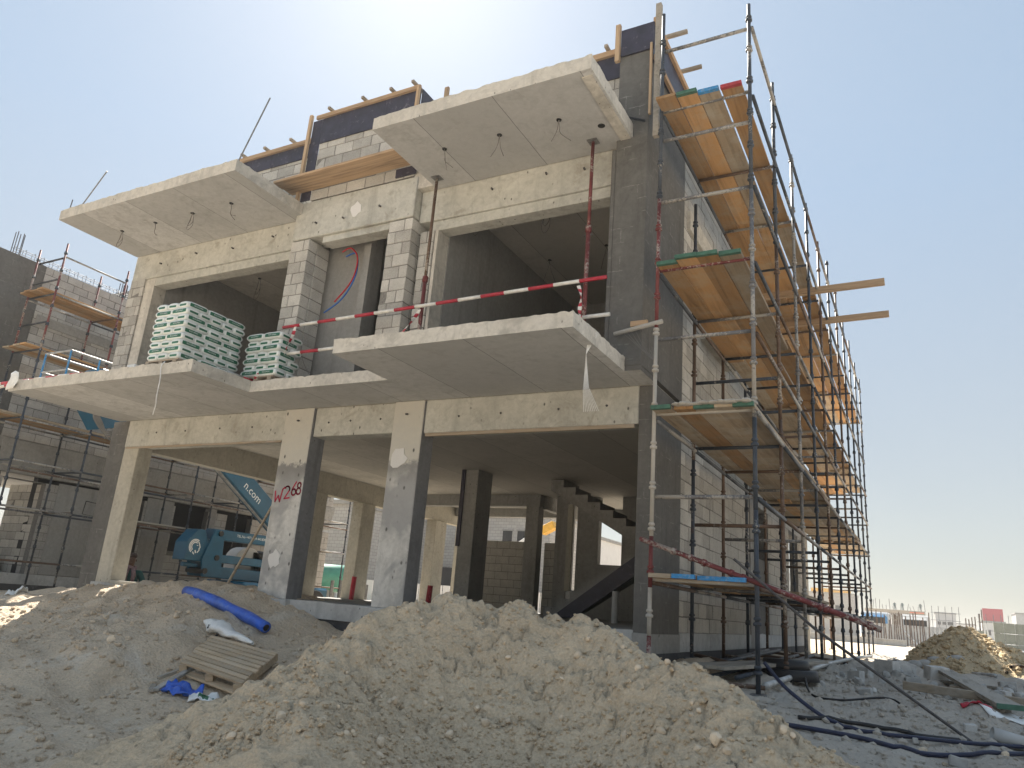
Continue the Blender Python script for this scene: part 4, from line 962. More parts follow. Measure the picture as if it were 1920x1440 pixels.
for cy in (9.0, 11.95):
    for dx, dy in ((0, 0), (.0, .12), (.12, 0), (.12, .14), (.05, .2)):
        MB().tube([(NX-.2+dx, cy+dy, 7.8 if cy > 10 else 8.2), (NX-.18+dx, cy+dy, 9.35 if cy > 10 else 9.5)], .011, 5).build('starter_bar', M['rebar'], nv)
part('stub_column', M['greyc'], nv, NX-.5, NX-.2, 8.55, 8.9, 7.85, 8.9)
part('stair_head', M['farblock'], nv, -22.5, NX-.45, 12.4, 18.5, 7.85, 9.35)
# ---------------------------------------------------------------- blue boom lift between the houses
lift = thing('boom_lift', 'blue articulated boom lift parked between the two houses', 'boom lift', (-16, 14.5, .9)); LM = M['lift']
LX = -16.0
mb = MB(); sx = .22
mb.prism([(LX+sx, 12.98, 2.66), (LX+sx, 13.2, 2.66), (LX+sx, 13.35, 2.35), (LX+sx, 13.35, 1.9), (LX+sx, 12.72, 1.9), (LX+sx, 12.72, 2.33)], (-2*sx, 0, 0)).build('knuckle_bracket', LM, lift, bevel=.012)
MB().prism([(LX+sx+.06, 13.2, 1.95), (LX+sx+.06, 13.45, 2.7), (LX+sx+.06, 13.75, 2.68), (LX+sx+.06, 13.85, 1.55), (LX+sx+.06, 13.3, 1.55)], (-.06, 0, 0)).build('side_plate', LM, lift, bevel=.006)
MB().prism([(LX-sx, 13.2, 1.95), (LX-sx, 13.45, 2.7), (LX-sx, 13.75, 2.68), (LX-sx, 13.85, 1.55), (LX-sx, 13.3, 1.55)], (-.06, 0, 0)).build('side_plate', LM, lift, bevel=.006)
lp = MB().box(LX+sx+.002, LX+sx+.03, 12.73, 13.18, 2.02, 2.42).build('logo_plate', LM, lift, bevel=.006)
MB().bar((LX, 13.5, 2.60), (LX, 17.2, 2.64), .3, .26).build('upper_arm', LM, lift, bevel=.015)
MB().bar((LX, 13.55, 2.02), (LX, 17.0, 2.0), .26, .2).build('middle_arm', LM, lift, bevel=.015)
MB().bar((LX, 13.6, 1.68), (LX, 17.2, 1.64), .3, .28).build('lower_arm', LM, lift, bevel=.015)
for y, z in ((13.62, 2.62), (13.62, 2.02), (13.32, 1.68)):
    MB().tube([(LX-.32, y, z), (LX+.32, y, z)], .07, 12).build('pivot_pin', M['black'], lift)
MB().tube([(LX+.1, 12.78, 1.80), (LX+.1, 13.2, 1.80)], .055, 12).build('cylinder', LM, lift)
MB().prism([(LX+.15, 15.85, 2.70), (LX+.15, 11.3, 5.52), (LX+.15, 11.5, 6.02), (LX+.15, 16.2, 3.16)], (-.3, 0, 0)).build('boom', LM, lift, bevel=.012)
MB().bar((LX, 15.9, 2.70), (LX, 12.0, 5.05), .10, .06).build('boom_rail', M['st_galv'], lift)
MB().bar((LX, 11.3, 5.75), (LX, 10.15, 4.85), .2, .22).build('jib', LM, lift, bevel=.012)
MB().prism([(LX+.25, 9.5, 4.9), (LX+.25, 10.6, 4.95), (LX+.25, 10.4, 4.62), (LX+.25, 9.9, 4.45)], (-.5, 0, 0)).build('basket_bracket', LM, lift, bevel=.01)
for k in range(5):
    o_ = .04*k; drop('hydraulic_hose', (LX+.3, 9.6, 4.85), [(0, 0, 0), (.05, .05+o_, -.25), (.08, .3+o_, -.45-o_), (.05, .65, -.3), (.0, .9, -.02)], .02, M['wire'], lift)
bk = MB().box(LX-.45, LX+.45, 8.75, 10.1, 4.95, 5.0).build('basket_floor', M['steel'], lift)
for z in (5.05, 5.45, 5.87):
    MB().tube([(LX+.45, 8.75, z), (LX+.45, 10.1, z), (LX-.45, 10.1, z), (LX-.45, 8.75, z), (LX+.45, 8.75, z)], .022, 7).build('basket_rail', M['st_galv'], lift)
for x, y in ((LX+.45, 8.75), (LX+.45, 10.1), (LX-.45, 8.75), (LX-.45, 10.1), (LX+.45, 9.4)):
    MB().tube([(x, y, 5.0), (x, y, 5.87)], .02, 7).build('basket_post', M['bluepaint'], lift)
MB().box(LX-.2, LX+.46, 9.5, 10.06, 5.35, 5.72).build('control_box', LM, lift, bevel=.03)
MB().box(LX-.9, LX+.9, 13.6, 17.0, 1.0, 1.22).build('chassis', LM, lift, bevel=.04)
MB().box(LX-.7, LX+.75, 14.2, 17.4, 1.22, 1.5).build('counterweight', LM, lift, bevel=.06)
MB().prism([(LX-.3, 15.2+.45*math.cos(R(t)), 2.05+.36*math.sin(R(t))) for t in range(0, 181, 15)] + [(LX-.3, 14.75, 1.5), (LX-.3, 15.65, 1.5)], (-.4, 0, 0)).build('engine_cover', M['whitewall'], lift)
MB().box(LX-.62, LX-.3, 15.3, 17.2, 1.5, 2.35).build('engine_housing', M['black'], lift, bevel=.05)
for y in (13.7, 16.6):
    for s_ in (-1, 1):
        wl = MB().tube([(LX+s_*.75, y, 1.05), (LX+s_*1.05, y, 1.05)], .38, 18).build('wheel', M['black'], lift, bevel=.02)
tx = text_mesh('TEL.No +971 (0)4 443.8300', .092, M['liftw']); link('lettering', tx, lift, Vector((LX+.152, 14.80, 2.63))-base_of(lift), (R(90), 0, R(90)))
tx = text_mesh('n.com', .30, M['liftw']); ang = math.atan2(2.75-5.62, 15.95-11.3)
o = link('lettering', tx, lift, Vector((LX+.153, 14.55, 3.80))-base_of(lift)); o.rotation_mode = 'QUATERNION'
dY = Vector((0, math.cos(ang), math.sin(ang))); uZ = Vector((0, -math.sin(ang), math.cos(ang))); o.rotation_quaternion = Matrix((dY, uZ, Vector((1, 0, 0)))).transposed().to_quaternion()
def lion(px, py, pz, s, parent):
    mb = MB()
    def st(P, w):
        for a, b in zip(P[:-1], P[1:]):
            d = Vector((0, b[0]-a[0], b[1]-a[1])).normalized(); n = Vector((0, -d.z, d.y))*w*s/2
            A = Vector((px, py+a[0]*s, pz+a[1]*s)); B = Vector((px, py+b[0]*s, pz+b[1]*s)); k = len(mb.v)
            mb.v += [tuple(A-n), tuple(A+n), tuple(B+n), tuple(B-n)]; mb.f.append((k, k+1, k+2, k+3)); mb.m.append(0)
    for k, rr_ in enumerate((.5, .40, .29)): st([(-.05+rr_*math.cos(R(t)), .1+rr_*1.0*math.sin(R(t))) for t in range(55, 236, 15)], .07)
    st([(.22, .42), (.32, .25), (.40, .05), (.30, -.02), (.36, -.12), (.27, -.22), (.20, -.32)], .08); st([(.08, .2), (.2, .18)], .05); st([(-.2, -.28), (-.05, -.45)], .08); st([(.0, -.15), (.08, -.35)], .1)
    return mb.build('lion_emblem', M['liftw'], parent, fix=False)
lion(LX+sx+.034, 12.96, 2.2, .34, lift); lion(LX+.754, 15.35, 1.40, .28, lift)
# ---------------------------------------------------------------- seated worker behind the slab edge
def skinned(name, joints, edges, mats, colour):
    me = bpy.data.meshes.new(name); me.from_pydata([j[:3] for j in joints], edges, []); o = bpy.data.objects.new(name, me); COL.objects.link(o)
    md = o.modifiers.new('skin', 'SKIN'); md.use_smooth_shade = True
    for i, j in enumerate(joints):
        sv = me.skin_vertices[0].data[i]; sv.radius = (j[3], j[4] if len(j) > 4 else j[3]); sv.use_root = (i == 0)
    o.modifiers.new('sub', 'SUBSURF').levels = 2; o.modifiers['sub'].render_levels = 2
    dg = bpy.context.evaluated_depsgraph_get(); nm = bpy.data.meshes.new_from_object(o.evaluated_get(dg)); bpy.data.objects.remove(o)
    nm.materials.clear()
    for m_ in mats: nm.materials.append(m_)
    for p in nm.polygons: p.material_index = colour(p.center); p.use_smooth = True
    return nm
J = [(0,0,.13,.15,.13), (0,.01,.30,.15,.12), (0,.02,.46,.18,.12), (0,.01,.57,.09,.08), (0,0,.65,.055), (0,-.01,.72,.075,.085), (0,-.01,.80,.08,.095), (0,0,.87,.06,.07),
     (-.20,.02,.52,.075), (-.29,-.02,.34,.06), (-.24,-.2,.22,.05), (-.20,-.30,.24,.035), (.20,.02,.52,.075), (.29,-.02,.34,.06), (.24,-.2,.22,.05), (.20,-.30,.24,.035),
     (-.12,-.02,.11,.11), (-.32,-.34,.20,.085), (-.05,-.42,.06,.06), (.06,-.46,.05,.045), (.12,-.02,.11,.11), (.32,-.34,.20,.085), (.05,-.38,.06,.06), (-.06,-.42,.05,.045)]
Ed = [(0,1),(1,2),(2,3),(3,4),(4,5),(5,6),(6,7),(2,8),(8,9),(9,10),(10,11),(2,12),(12,13),(13,14),(14,15),(0,16),(16,17),(17,18),(18,19),(0,20),(20,21),(21,22),(22,23)]
pm_ = skinned('person', J, Ed, [M['teal'], M['skin']], lambda c: 1 if (c.z > .63 or (abs(c.x) < .26 and c.y < -.26 and .18 < c.z < .3)) else 0)
per = link('person', pm_, None, (-15.3, 11.0, .95), (0, 0, R(58)), (1.05, 1.05, 1.05)); tag(per, 'person in teal clothes, scarf and cap seated between column and boom lift', 'person')
def hand(sgn):
    mb = MB(); c = Vector((sgn*.20, -.31, .245)); mb.sphere(c, .035, 8, 5, 0, (1, 1.1, .5))
    for k, L in enumerate((.055, .065, .062, .05)):
        x = c.x+(-.024+.016*k); mb.tube([(x, c.y-.02, c.z), (x, c.y-.02-L*.6, c.z-.008), (x, c.y-.02-L, c.z-.03)], [.0085, .008, .0065], 6)
    mb.tube([(c.x-sgn*.03, c.y+.01, c.z), (c.x-sgn*.055, c.y-.02, c.z-.006), (c.x-sgn*.06, c.y-.045, c.z-.015)], [.010, .009, .007], 6)
    o = mb.build('hand', M['skin'], None, True); o.parent = per
hand(-1); hand(1)
mb = MB().sphere((0, 0, .86), .095, 14, 8, 0, (1, 1.08, .72)); mb.bar((0, -.08, .855), (0, -.16, .85), .12, .012); o = mb.build('cap', M['cap'], None, True); o.parent = per
mb = MB(); mb.tube([(.10*math.cos(t), .02+.10*math.sin(t), .62+.02*math.sin(2*t)) for t in np.linspace(0, 6.28, 17)], .035, 8); mb.tube([(-.05, -.10, .60), (-.08, -.14, .45), (-.06, -.15, .28)], [.04, .045, .03], 8); mb.tube([(.05, -.10, .60), (.08, -.14, .48), (.07, -.15, .32)], [.04, .045, .03], 8)
o = mb.build('scarf', M['scarf'], None, True); o.parent = per
mb = MB(); mb.tube([(0, -.09, .775), (0, -.115, .755), (0, -.10, .745)], [.012, .016, .012], 6); mb.sphere((-.033, -.088, .79), .01, 6, 4); mb.sphere((.033, -.088, .79), .01, 6, 4); mb.tube([(-.025, -.09, .715), (.025, -.09, .715)], .007, 5); mb.sphere((-.085, 0, .77), .022, 6, 5, 0, (.5, 1, 1.3)); mb.sphere((.085, 0, .77), .022, 6, 5, 0, (.5, 1, 1.3))
o = mb.build('face_features', M['skin'], None, True); o.parent = per
# ---------------------------------------------------------------- bagged plaster on the left balcony
def bag_mesh(L, W, H, wrap=False):
    """pillow bag, long axis x: white film, green print panels on the sides and ends"""
    nx, ny, nz = 10, 6, 5; mb = MB(); idx = {}
    def P(i, j, k):
        key = (i, j, k)
        if key in idx: return idx[key]
        x, y, z = i/nx*2-1, j/ny*2-1, k/nz*2-1
        px = x*(1-.10*abs(y)**4*abs(z)**2); r_ = 1-.20*abs(x)**5
        Z = z*(1-.14*abs(y)**4)*(1-.25*abs(x)**6); Yv = y*(1-.08*abs(z)**2)*(1-.06*abs(x)**6)
        mb.v.append((px*L/2, Yv*W/2, (Z+1)*H/2)); idx[key] = len(mb.v)-1; return idx[key]
    def q(a, b, c, d, m): mb.f.append((P(*a), P(*b), P(*c), P(*d))); mb.m.append(m)
    for i in range(nx):
        for j in range(ny): q((i,j,0),(i,j+1,0),(i+1,j+1,0),(i+1,j,0), 0); q((i,j,nz),(i+1,j,nz),(i+1,j+1,nz),(i,j+1,nz), 1 if (i in (2,3,6,7) and 1 <= j <= 4) else 0)
        for k in range(nz):
            m_ = 1 if (1 <= i <= nx-2 and 1 <= k <= nz-2) else 0
            q((i,0,k),(i+1,0,k),(i+1,0,k+1),(i,0,k+1), m_); q((i,ny,k),(i,ny,k+1),(i+1,ny,k+1),(i+1,ny,k), m_)
    for j in range(ny):
        for k in range(nz):
            m_ = 1 if k in (1, 2) and j in (1, 2, 3, 4) else 0
            q((0,j,k),(0,j,k+1),(0,j+1,k+1),(0,j+1,k), m_); q((nx,j,k),(nx,j+1,k),(nx,j+1,k+1),(nx,j,k+1), m_)
    return mb.mesh('cement_bag', [M['bag'], M['bagwrap' if wrap else 'baggreen']], True)
BG = bag_mesh(.385, .245, .112); tm = text_mesh('ROCOMAX', .032, M['liftw'])
def place_bag(x, y, z, rz, label, group, seed):
    q = random.Random(seed); o = link('cement_bag', BG, None, (x+q.uniform(-.008, .008), y+q.uniform(-.008, .008), z), (0, 0, rz+R(q.uniform(-2, 2)))); tag(o, label, 'bag', group)
    for s_ in (-1, 1):
        t = bpy.data.objects.new('lettering', tm); COL.objects.link(t); t.parent = o; t.location = (0, s_*.1235, .056); t.rotation_euler = (R(90), 0, 0 if s_ < 0 else R(180))
def pallet(name, x0, x1, y0, y1, z, label, mat, h=.12):
    p = thing(name, label, 'pallet', ((x0+x1)/2, (y0+y1)/2, z))
    n = 6
    for k in range(n):
        a = y0+(y1-y0)*(k+.08)/n; b = y0+(y1-y0)*(k+.85)/n; part('slat', mat, p, x0, x1, a, b, z+h-.02, z+h)
    for x in (x0+.02, (x0+x1)/2-.04, x1-.1): part('bearer', mat, p, x, x+.08, y0, y1, z, z+h-.021)
    return p
pallet('pallet', -10.36, -9.62, 6.95, 8.08, F1+.004, 'wooden pallet under the larger bag stack on the balcony', M['oldtimber'], .10)
nb = 0; ORD9 = ORD+['ninth']
for L_ in range(9):
    z = F1+.106+L_*.102; xc = -9.99; y0 = 6.96
    if L_ % 2 == 0:
        for i in range(3):
            for j in range(3):
                if (i, j) == (1, 1) and L_ < 8: continue
                place_bag(xc+(i-1)*.243, y0+.19+j*.37, z, R(90), f'green and white bag laid lengthways, {ORD9[L_]} layer up in the larger stack', 'bags of the larger stack', nb); nb += 1
    else:
        for i in range(2):
            for j in range(5):
                if j in (1, 2, 3) and i == 0 and L_ < 7 and j == 2: continue
                place_bag(xc+(i-.5)*.362, y0+.115+j*.222, z, 0, f'green and white bag laid crossways, {ORD9[L_]} layer up in the larger stack', 'bags of the larger stack', nb); nb += 1
pallet('pallet', -9.42, -8.72, 7.98, 8.62, F1+.004, 'wooden pallet under the smaller bag stack beside the block pier', M['oldtimber'], .08)
for L_ in range(7):
    z = F1+.085+L_*.102
    if L_ % 2 == 0:
        for i in range(2):
            for j in range(2): place_bag(-9.05+(i-.5)*.37, 8.10+j*.25, z, 0, f'green and white bag laid crossways, {ORD9[L_]} layer up in the smaller stack', 'bags of the smaller stack', nb); nb += 1
    else:
        for i in range(3): place_bag(-9.05+(i-1)*.245, 8.2, z, R(90), f'green and white bag laid lengthways, {ORD9[L_]} layer up in the smaller stack', 'bags of the smaller stack', nb); nb += 1
# ---------------------------------------------------------------- striped guard rails, props and tape on the balconies
def striped(name, a, b, r_, n, label, start=0):
    t = thing(name, label, 'guard rail', a); a, b = Vector(a), Vector(b)
    for i in range(n):
        p, q = a.lerp(b, i/n), a.lerp(b, (i+1)/n); MB().tube([p, q], r_ + .0002*(i % 2), 10).build('stripe', M['redp'] if (i+start) % 2 == 0 else M['whitep'], t, True)
    return t
striped('guard_rail', (-8.87, 8.18, 5.44), (-3.34, 8.18, 5.52), .026, 15, 'long upper red and white striped rail tied to the two props')
striped('guard_rail', (-8.77, 8.19, 4.98), (-3.28, 8.19, 5.01), .026, 15, 'lower red and white striped rail mostly hidden behind the balcony edge', 1)
for k, (x, lab) in enumerate(((-6.23, 'rusty steel prop standing before the block pier under the roof canopy'), (-3.66, 'red steel prop standing near the dark corner wing under the roof canopy'))):
    p = thing('steel_prop', lab, 'prop', (x, 8.26, F1)); m1, m2 = (M['st_brown'], M['st_red']) if k == 0 else (M['st_red'], M['st_red'])
    zj = 5.95 if k == 0 else 6.3
    MB().tube([(x, 8.26, F1+.01), (x, 8.26, zj)], .030, 12).build('outer_tube', m2, p, True); MB().tube([(x, 8.26, zj), (x, 8.26, S2-.012)], .024, 12).build('inner_tube', m1, p, True)
    MB().tube([(x, 8.26, zj-.06), (x, 8.26, zj-.05), (x, 8.26, zj+.03), (x, 8.26, zj+.04)], [.03, .042, .042, .03], 12).build('collar', m2, p, True)
    part('base_plate', M['steel'], p, x-.07, x+.07, 8.19, 8.33, F1+.012, F1+.02); part('head_plate', M['steel'], p, x-.07, x+.07, 8.19, 8.33, S2-.014, S2-.005)
    MB().tube([(x-.06, 8.26, zj-.1), (x+.06, 8.26, zj-.1)], .008, 6).build('pin', M['steel'], p)
def tape(a, b, w, n, label, curl=2.5):
    t = thing('barrier_tape', label, 'tape', a); a, b = Vector(a), Vector(b); d = (b-a)
    for i in range(n):
        mb = MB(); pts = []
        for e in (0, 1):
            u = (i+e)/n; p = a.lerp(b, u)+Vector((.02*math.sin(u*5), .02*math.cos(u*4), 0)); ang = curl*u*2; s_ = Vector((math.cos(ang), math.sin(ang), 0))*w/2
            pts += [p-s_, p+s_]
        k = 0; mb.v = [tuple(v) for v in (pts[0], pts[1], pts[3], pts[2])]; mb.v += [tuple(Vector(v)+Vector((0, .004, 0))) for v in mb.v]
        mb.f = [(0,1,2,3), (7,6,5,4), (0,4,5,1), (1,5,6,2), (2,6,7,3), (3,7,4,0)]; mb.m = [0]*6
        mb.build('stripe', M['redp'] if i % 2 else M['whitep'], t)
tape((-6.2, 8.15, 5.42), (-6.55, 8.14, 4.9), .05, 9, 'red and white tape hanging from the rail beside the rusty prop')
tape((-3.72, 8.15, 5.45), (-3.63, 8.14, 4.98), .05, 9, 'red and white tape knotted between rails at the red prop')
tape((-8.6, 8.15, 5.42), (-8.75, 8.13, 4.75), .05, 10, 'red and white tape trailing from the rail end on block pier')
tape((-9.0, 8.0, 4.68), (-9.05, 7.99, 4.52), .08, 4, 'crumpled scrap of tape at the foot of the block pier', 1)
# plank under the middle parapet
for k, (dy, dz) in enumerate(((0, 0), (.235, .012))):
    o = MB().bar((-9.42, 8.03+dy, 8.06+dz), (-6.55, 8.03+dy, 8.09+dz), .225, .045).build('plank', M['timber'], None, bevel=.005)
    tag(o, ('outer plank laid between the roof canopies below the parapet shutter', 'inner plank laid between the roof canopies against the parapet wall')[k], 'plank', 'planks between the roof canopies')
for i, (a, b, lab) in enumerate((((-13.95+.1, 7.2, 7.85), (-13.12, 7.2, 8.69), 'short steel rod slanting from the far corner of the roof canopy'), ((-9.56, 7.2, 7.85), (-9.01, 7.2, 9.13), 'long steel rod slanting up from the canopy corner beside the parapet shutter'))):
    tag(MB().tube([a, b], .012, 7).build('steel_rod', M['steel']), lab, 'rod')
# rope and net hanging from the balcony edge
tag(drop('cord', (-9.75, 6.83, 4.47), [(0, .03, .04), (.0, -.015, -.05), (.03, -.01, -.25), (.02, 0, -.5), (-.03, .05, -.62), (-.12, .1, -.75)], .008, M['whiteplastic'], None), 'pale cord hanging over the edge of the bag balcony', 'cord')
net = MB(); q = random.Random(2)
for i in range(9):
    x = -3.19+.012*i; net.tube([(x, 7.35+.01*i, 4.48), (x-.02-.012*i, 7.36, 4.2), (x-.05, 7.4-.01*i, 3.8), (x-.04+.01*i, 7.42, 3.55)], .0022, 4)
tag(net.build('debris_net', M['whiteplastic']), 'torn strip of pale netting hanging from the corner balcony', 'net')
tag(MB().box(-3.05, -2.83, 8.30, 8.34, 4.86, 4.93).build('wood_offcut', M['timber'], None, bevel=.004), 'small wood offcut wedged against the dark corner wing', 'wood offcut')
wm = MB()
for i in range(6): wm.tube([(-3.15+.06*i, 8.28, 4.79), (-3.0+.05*i, 8.24, 4.65-.03*i), (-2.7, 8.16, 4.35)], .003, 4)
tag(wm.build('tie_wire', M['wire']), 'tangled tie wires between the balcony corner and the scaffold standard', 'wire')

striped('guard_rail', (-15.3, 7.15, 4.60), (-12.3, 7.2, 4.63), .028, 9, 'faded striped rail lying out over the far end of the bag balcony', 0)
striped('guard_rail', (-15.2, 7.0, 4.40), (-13.6, 7.05, 4.56), .026, 5, 'pale rail stub under the faded rail at the bag balcony end', 1)

hc = MB(); q = random.Random(31)
for i in range(7):
    for j in range(6):
        u, v = i/6, j/5; hc.v.append((-13.72+.22*u+.03*math.sin(5*v+i), 6.84-.03-.03*math.sin(4*u+3*v)*v+(.16*(1-v)*0), 4.62-.30*v+.04*math.sin(3*u)))
for i in range(6):
    for j in range(5): a = i*6+j; hc.f.append((a, a+1, a+7, a+6)); hc.m.append(0)
o = hc.build('hanging_cloth', M['whiteplastic'], None, True, fix=False); o.modifiers.new('t', 'SOLIDIFY').thickness = .006; tag(o, 'pale rag hanging over the outer corner of the bag balcony', 'rag')
for k, (x, y, dx, dy, m_, lab) in enumerate(((-9.28, 7.25, .05, .32, M['whiteplastic'], 'short white pipe lying beside the larger bag stack'), (-9.22, 7.55, .04, .28, M['st_galv'], 'short grey pipe lying beside the larger bag stack'), (-9.2, 7.72, .02, .4, M['redp'], 'short red pipe lying at the inner edge of the bag balcony'))):
    tag(MB().tube([(x, y, F1+.03), (x+dx, y+dy, F1+.03)], .022, 8).build('pipe_offcut', m_, None, True), lab, 'pipe')
tag(MB().box(-10.75, -10.55, 6.93, 7.03, F1+.006, F1+.075).build('foam_piece', M['whiteplastic'], None, bevel=.01), 'small white block lying on the bag balcony edge before the pier', 'foam block')
# ---------------------------------------------------------------- things lying on the ground, left
q = random.Random(77)
def on(x, y, dz=0): return (x, y, gzf(x, y)+dz)
roll = thing('sheet_roll', 'bright blue rolled plastic sheet lying slanted on the soil bank', 'plastic roll', on(-9.0, 8.1))
ra, rb = Vector((-10.1, 8.30, gzf(-10.1, 8.3)+.08)), Vector((-7.94, 7.92, max(gzf(-7.94, 7.92)+.09, .86)))
P = [ra.lerp(rb, t/14)+Vector((0, 0, .01*math.sin(t*.6)+.05*math.sin(math.pi*t/14))) for t in range(15)]
MB().tube(P, [.078+.005*math.sin(t*1.3) for t in range(15)], 14).build('roll', M['blue'], roll, True)
fl = MB(); 
for t in range(14):
    a, b = P[t], P[t+1]; k = len(fl.v); o1 = Vector((.03, -.075, -.035-.01*math.sin(t*2))); o2 = Vector((.03, -.075, -.035-.01*math.sin(t*2+2)))
    fl.v += [tuple(a+Vector((0, -.07, .01))), tuple(b+Vector((0, -.07, .01))), tuple(b+o2), tuple(a+o1)]; fl.f.append((k, k+1, k+2, k+3)); fl.m.append(0)
fl.build('loose_edge', M['blue'], roll, True, fix=False)
d = (rb-P[12]).normalized(); MB().tube([P[-1]-d*.002, P[-1]+d*.004], .045, 12).build('core_hole', M['black'], roll)
# broken pallet on the slope
A, B, C, D = (Vector(v) for v in ((-7.72, 6.43, 0.53), (-6.54, 6.29, 0.43), (-6.93, 7.18, 0.69), (-8.19, 7.27, 0.79)))
A.z = max(A.z, gzf(A.x, A.y)+.10); B.z = max(B.z, gzf(B.x, B.y)+.10); C.z = max(C.z, gzf(C.x, C.y)+.06); D.z = max(D.z, gzf(D.x, D.y)+.06)
pl = thing('pallet', 'weathered slatted pallet lying tilted on the slope below the blue roll', 'pallet', on(-7.5, 6.95)); nrm = (B-A).cross(D-A).normalized()
for k in range(9):
    t0, t1 = (k+.06)/9, (k+.80)/9; dn = nrm*(-.022); j = q.uniform(-.02, .02); u = (B-A).normalized()*j
    p = [A.lerp(D, t0)+u, B.lerp(C, t0)+u, B.lerp(C, t1)+u, A.lerp(D, t1)+u]
    MB().hexa([v+dn for v in p]+p).build('slat', M['palletwood'], pl)
for t in (.06, .5, .94):
    a, b = A.lerp(B, t)-nrm*.065, D.lerp(C, t)-nrm*.065; MB().bar(a, b, .09, .08, 0, nrm).build('bearer', M['palletwood'], pl)
for t in (.03, .9): 
    a, b = A.lerp(D, t)-nrm*.118, B.lerp(C, t)-nrm*.118; MB().bar(a, b, .1, .02, 0, nrm).build('bottom_board', M['palletwood'], pl)
# crumpled sacks and scraps
def crumple(name, cx, cy, w, h, rot, amp, mats, label, cat, seed, lift=.03, n=20, fold=.5):
    r_ = np.random.default_rng(seed); u, v = np.meshgrid(np.linspace(-1, 1, n), np.linspace(-1, 1, int(n*.7)))
    sx_ = u*w/2*(1-.25*v*v*fold); sy_ = v*h/2*(1-.3*np.sin(u*2.2+seed)**2*fold); z = amp*(fbm(u*1.3+seed, v*1.3, 1.4, 4, seed)+.5*np.abs(fbm(u+3, v+seed, 2.5, 3, seed+4))) + lift
    c, s_ = math.cos(rot), math.sin(rot); X = cx+sx_*c-sy_*s_; Yv = cy+sx_*s_+sy_*c
    G = np.vectorize(gzf)(X, Yv); Z = G+np.maximum(z, .012)
    me = grid_mesh(name, X, Yv, Z, mats[0]); o = link(name, me)
    for m_ in mats[1:]: me.materials.append(m_)
    if len(mats) > 1:
        for p in me.polygons: p.material_index = 1 if (.2 < ((p.center.x-cx)*c+(p.center.y-cy)*s_)/w+.5 < .62 and abs((-(p.center.x-cx)*s_+(p.center.y-cy)*c)) < h*.28) else 0
    md = o.modifiers.new('thickness', 'SOLIDIFY'); md.thickness = .006
    return tag(o, label, cat)
def sack():
    n = 26; P = [Vector((-8.52, 7.50, .0)), Vector((-8.30, 7.46, 0)), Vector((-8.02, 7.40, 0)), Vector((-7.80, 7.36, 0)), Vector((-7.5, 7.30, 0))]
    wd = [.20, .24, .15, .11, .03]; hh = [.11, .14, .07, .07, .03]; mb = MB(); rings = []
    for i in range(n):
        t = i/(n-1)*(len(P)-1); k = min(int(t), len(P)-2); f_ = t-k; p = P[k].lerp(P[k+1], f_); w = wd[k]*(1-f_)+wd[k+1]*f_; h = hh[k]*(1-f_)+hh[k+1]*f_
        g = gzf(p.x, p.y); g = max(g, .70+.08*(-7.4-p.x)) if p.x > -8.35 else g; ring = []
        for j in range(14):
            a = 2*math.pi*j/14; wob = 1+.16*math.sin(3*a+i*.7)+.08*math.sin(5*a-i*1.1)
            ring.append(len(mb.v)); mb.v.append((p.x+.1*w*math.cos(a)*.6, p.y+w*.62*math.cos(a)*wob, g+.02+h*.6*(1+math.sin(a)*wob)))
        rings.append(ring)
    for a, b in zip(rings[:-1], rings[1:]):
        for j in range(14): mb.f.append((a[j], a[(j+1) % 14], b[(j+1) % 14], b[j])); mb.m.append(0)
    o = mb.build('empty_sack', M['whiteplastic'], None, True, fix=True); o.modifiers.new('thickness', 'SOLIDIFY').thickness = .004
    for k, (x, z) in enumerate(((-8.42, .12), (-8.33, .13), (-8.24, .11))):
        s_ = MB()
        for j in range(4): s_.bar((x+.012*j, 7.36, gzf(x, 7.4)+z+.03*(j % 2)), (x+.012*j+.008, 7.345, gzf(x, 7.4)+z-.02), .008, .006)
        m_ = s_.build('print', M['black'], o); 
    return tag(o, 'empty crumpled white sack lying at the upper edge of the tilted pallet', 'sack')
sack()
crumple('tarp_scrap', -7.25, 6.15, .42, .26, .4, .05, [M['blue']], 'crumpled blue plastic scrap below the tilted pallet', 'plastic scrap', 3)
crumple('bag_scrap', -6.88, 6.2, .40, .24, .35, .045, [M['whiteplastic'], M['baggreen']], 'crumpled green and white empty bag below the tilted pallet', 'empty bag', 5)
crumple('bag_scrap', -14.6, 8.35, .35, .25, .3, .06, [M['whiteplastic']], 'white plastic scrap on the crest of the soil bank', 'plastic scrap', 8)
for a, b, w, lab in (((-7.46, 5.98, .04), (-7.66, 6.62, .16), .07, 'grey metal channel leaning against the corner of the tilted pallet'), ((-7.78, 6.2, .03), (-7.5, 5.95, .05), .06, 'short grey timber piece lying before the metal channel'), ((-7.8, 6.25, .10), (-7.72, 6.72, .16), .06, 'grey timber strip lying beside the pallet corner')):
    a = Vector(on(a[0], a[1], a[2])); b = Vector(on(b[0], b[1], b[2])); tag(MB().bar(a, b, w, .035).build('metal_channel' if 'channel' in lab else 'timber_piece', M['greytimber'] if 'timber' in lab else M['st_galv'], None, bevel=.004), lab, 'metal channel' if 'channel' in lab else 'timber')
o = MB().tube([(-10.35, 9.25, 1.34), (-9.45, 9.25, 2.95)], .022, 8).build('wood_pole', M['oldtimber']); tag(o, 'thin pale pole leaning inside the bay beside the numbered column', 'pole')
o = MB().tube([(-9.50, 9.2, 1.28), (-9.36, 9.22, 2.7)], .006, 5).build('plumb_wire', M['wire']); tag(o, 'thin upright wire beside the numbered column', 'wire')
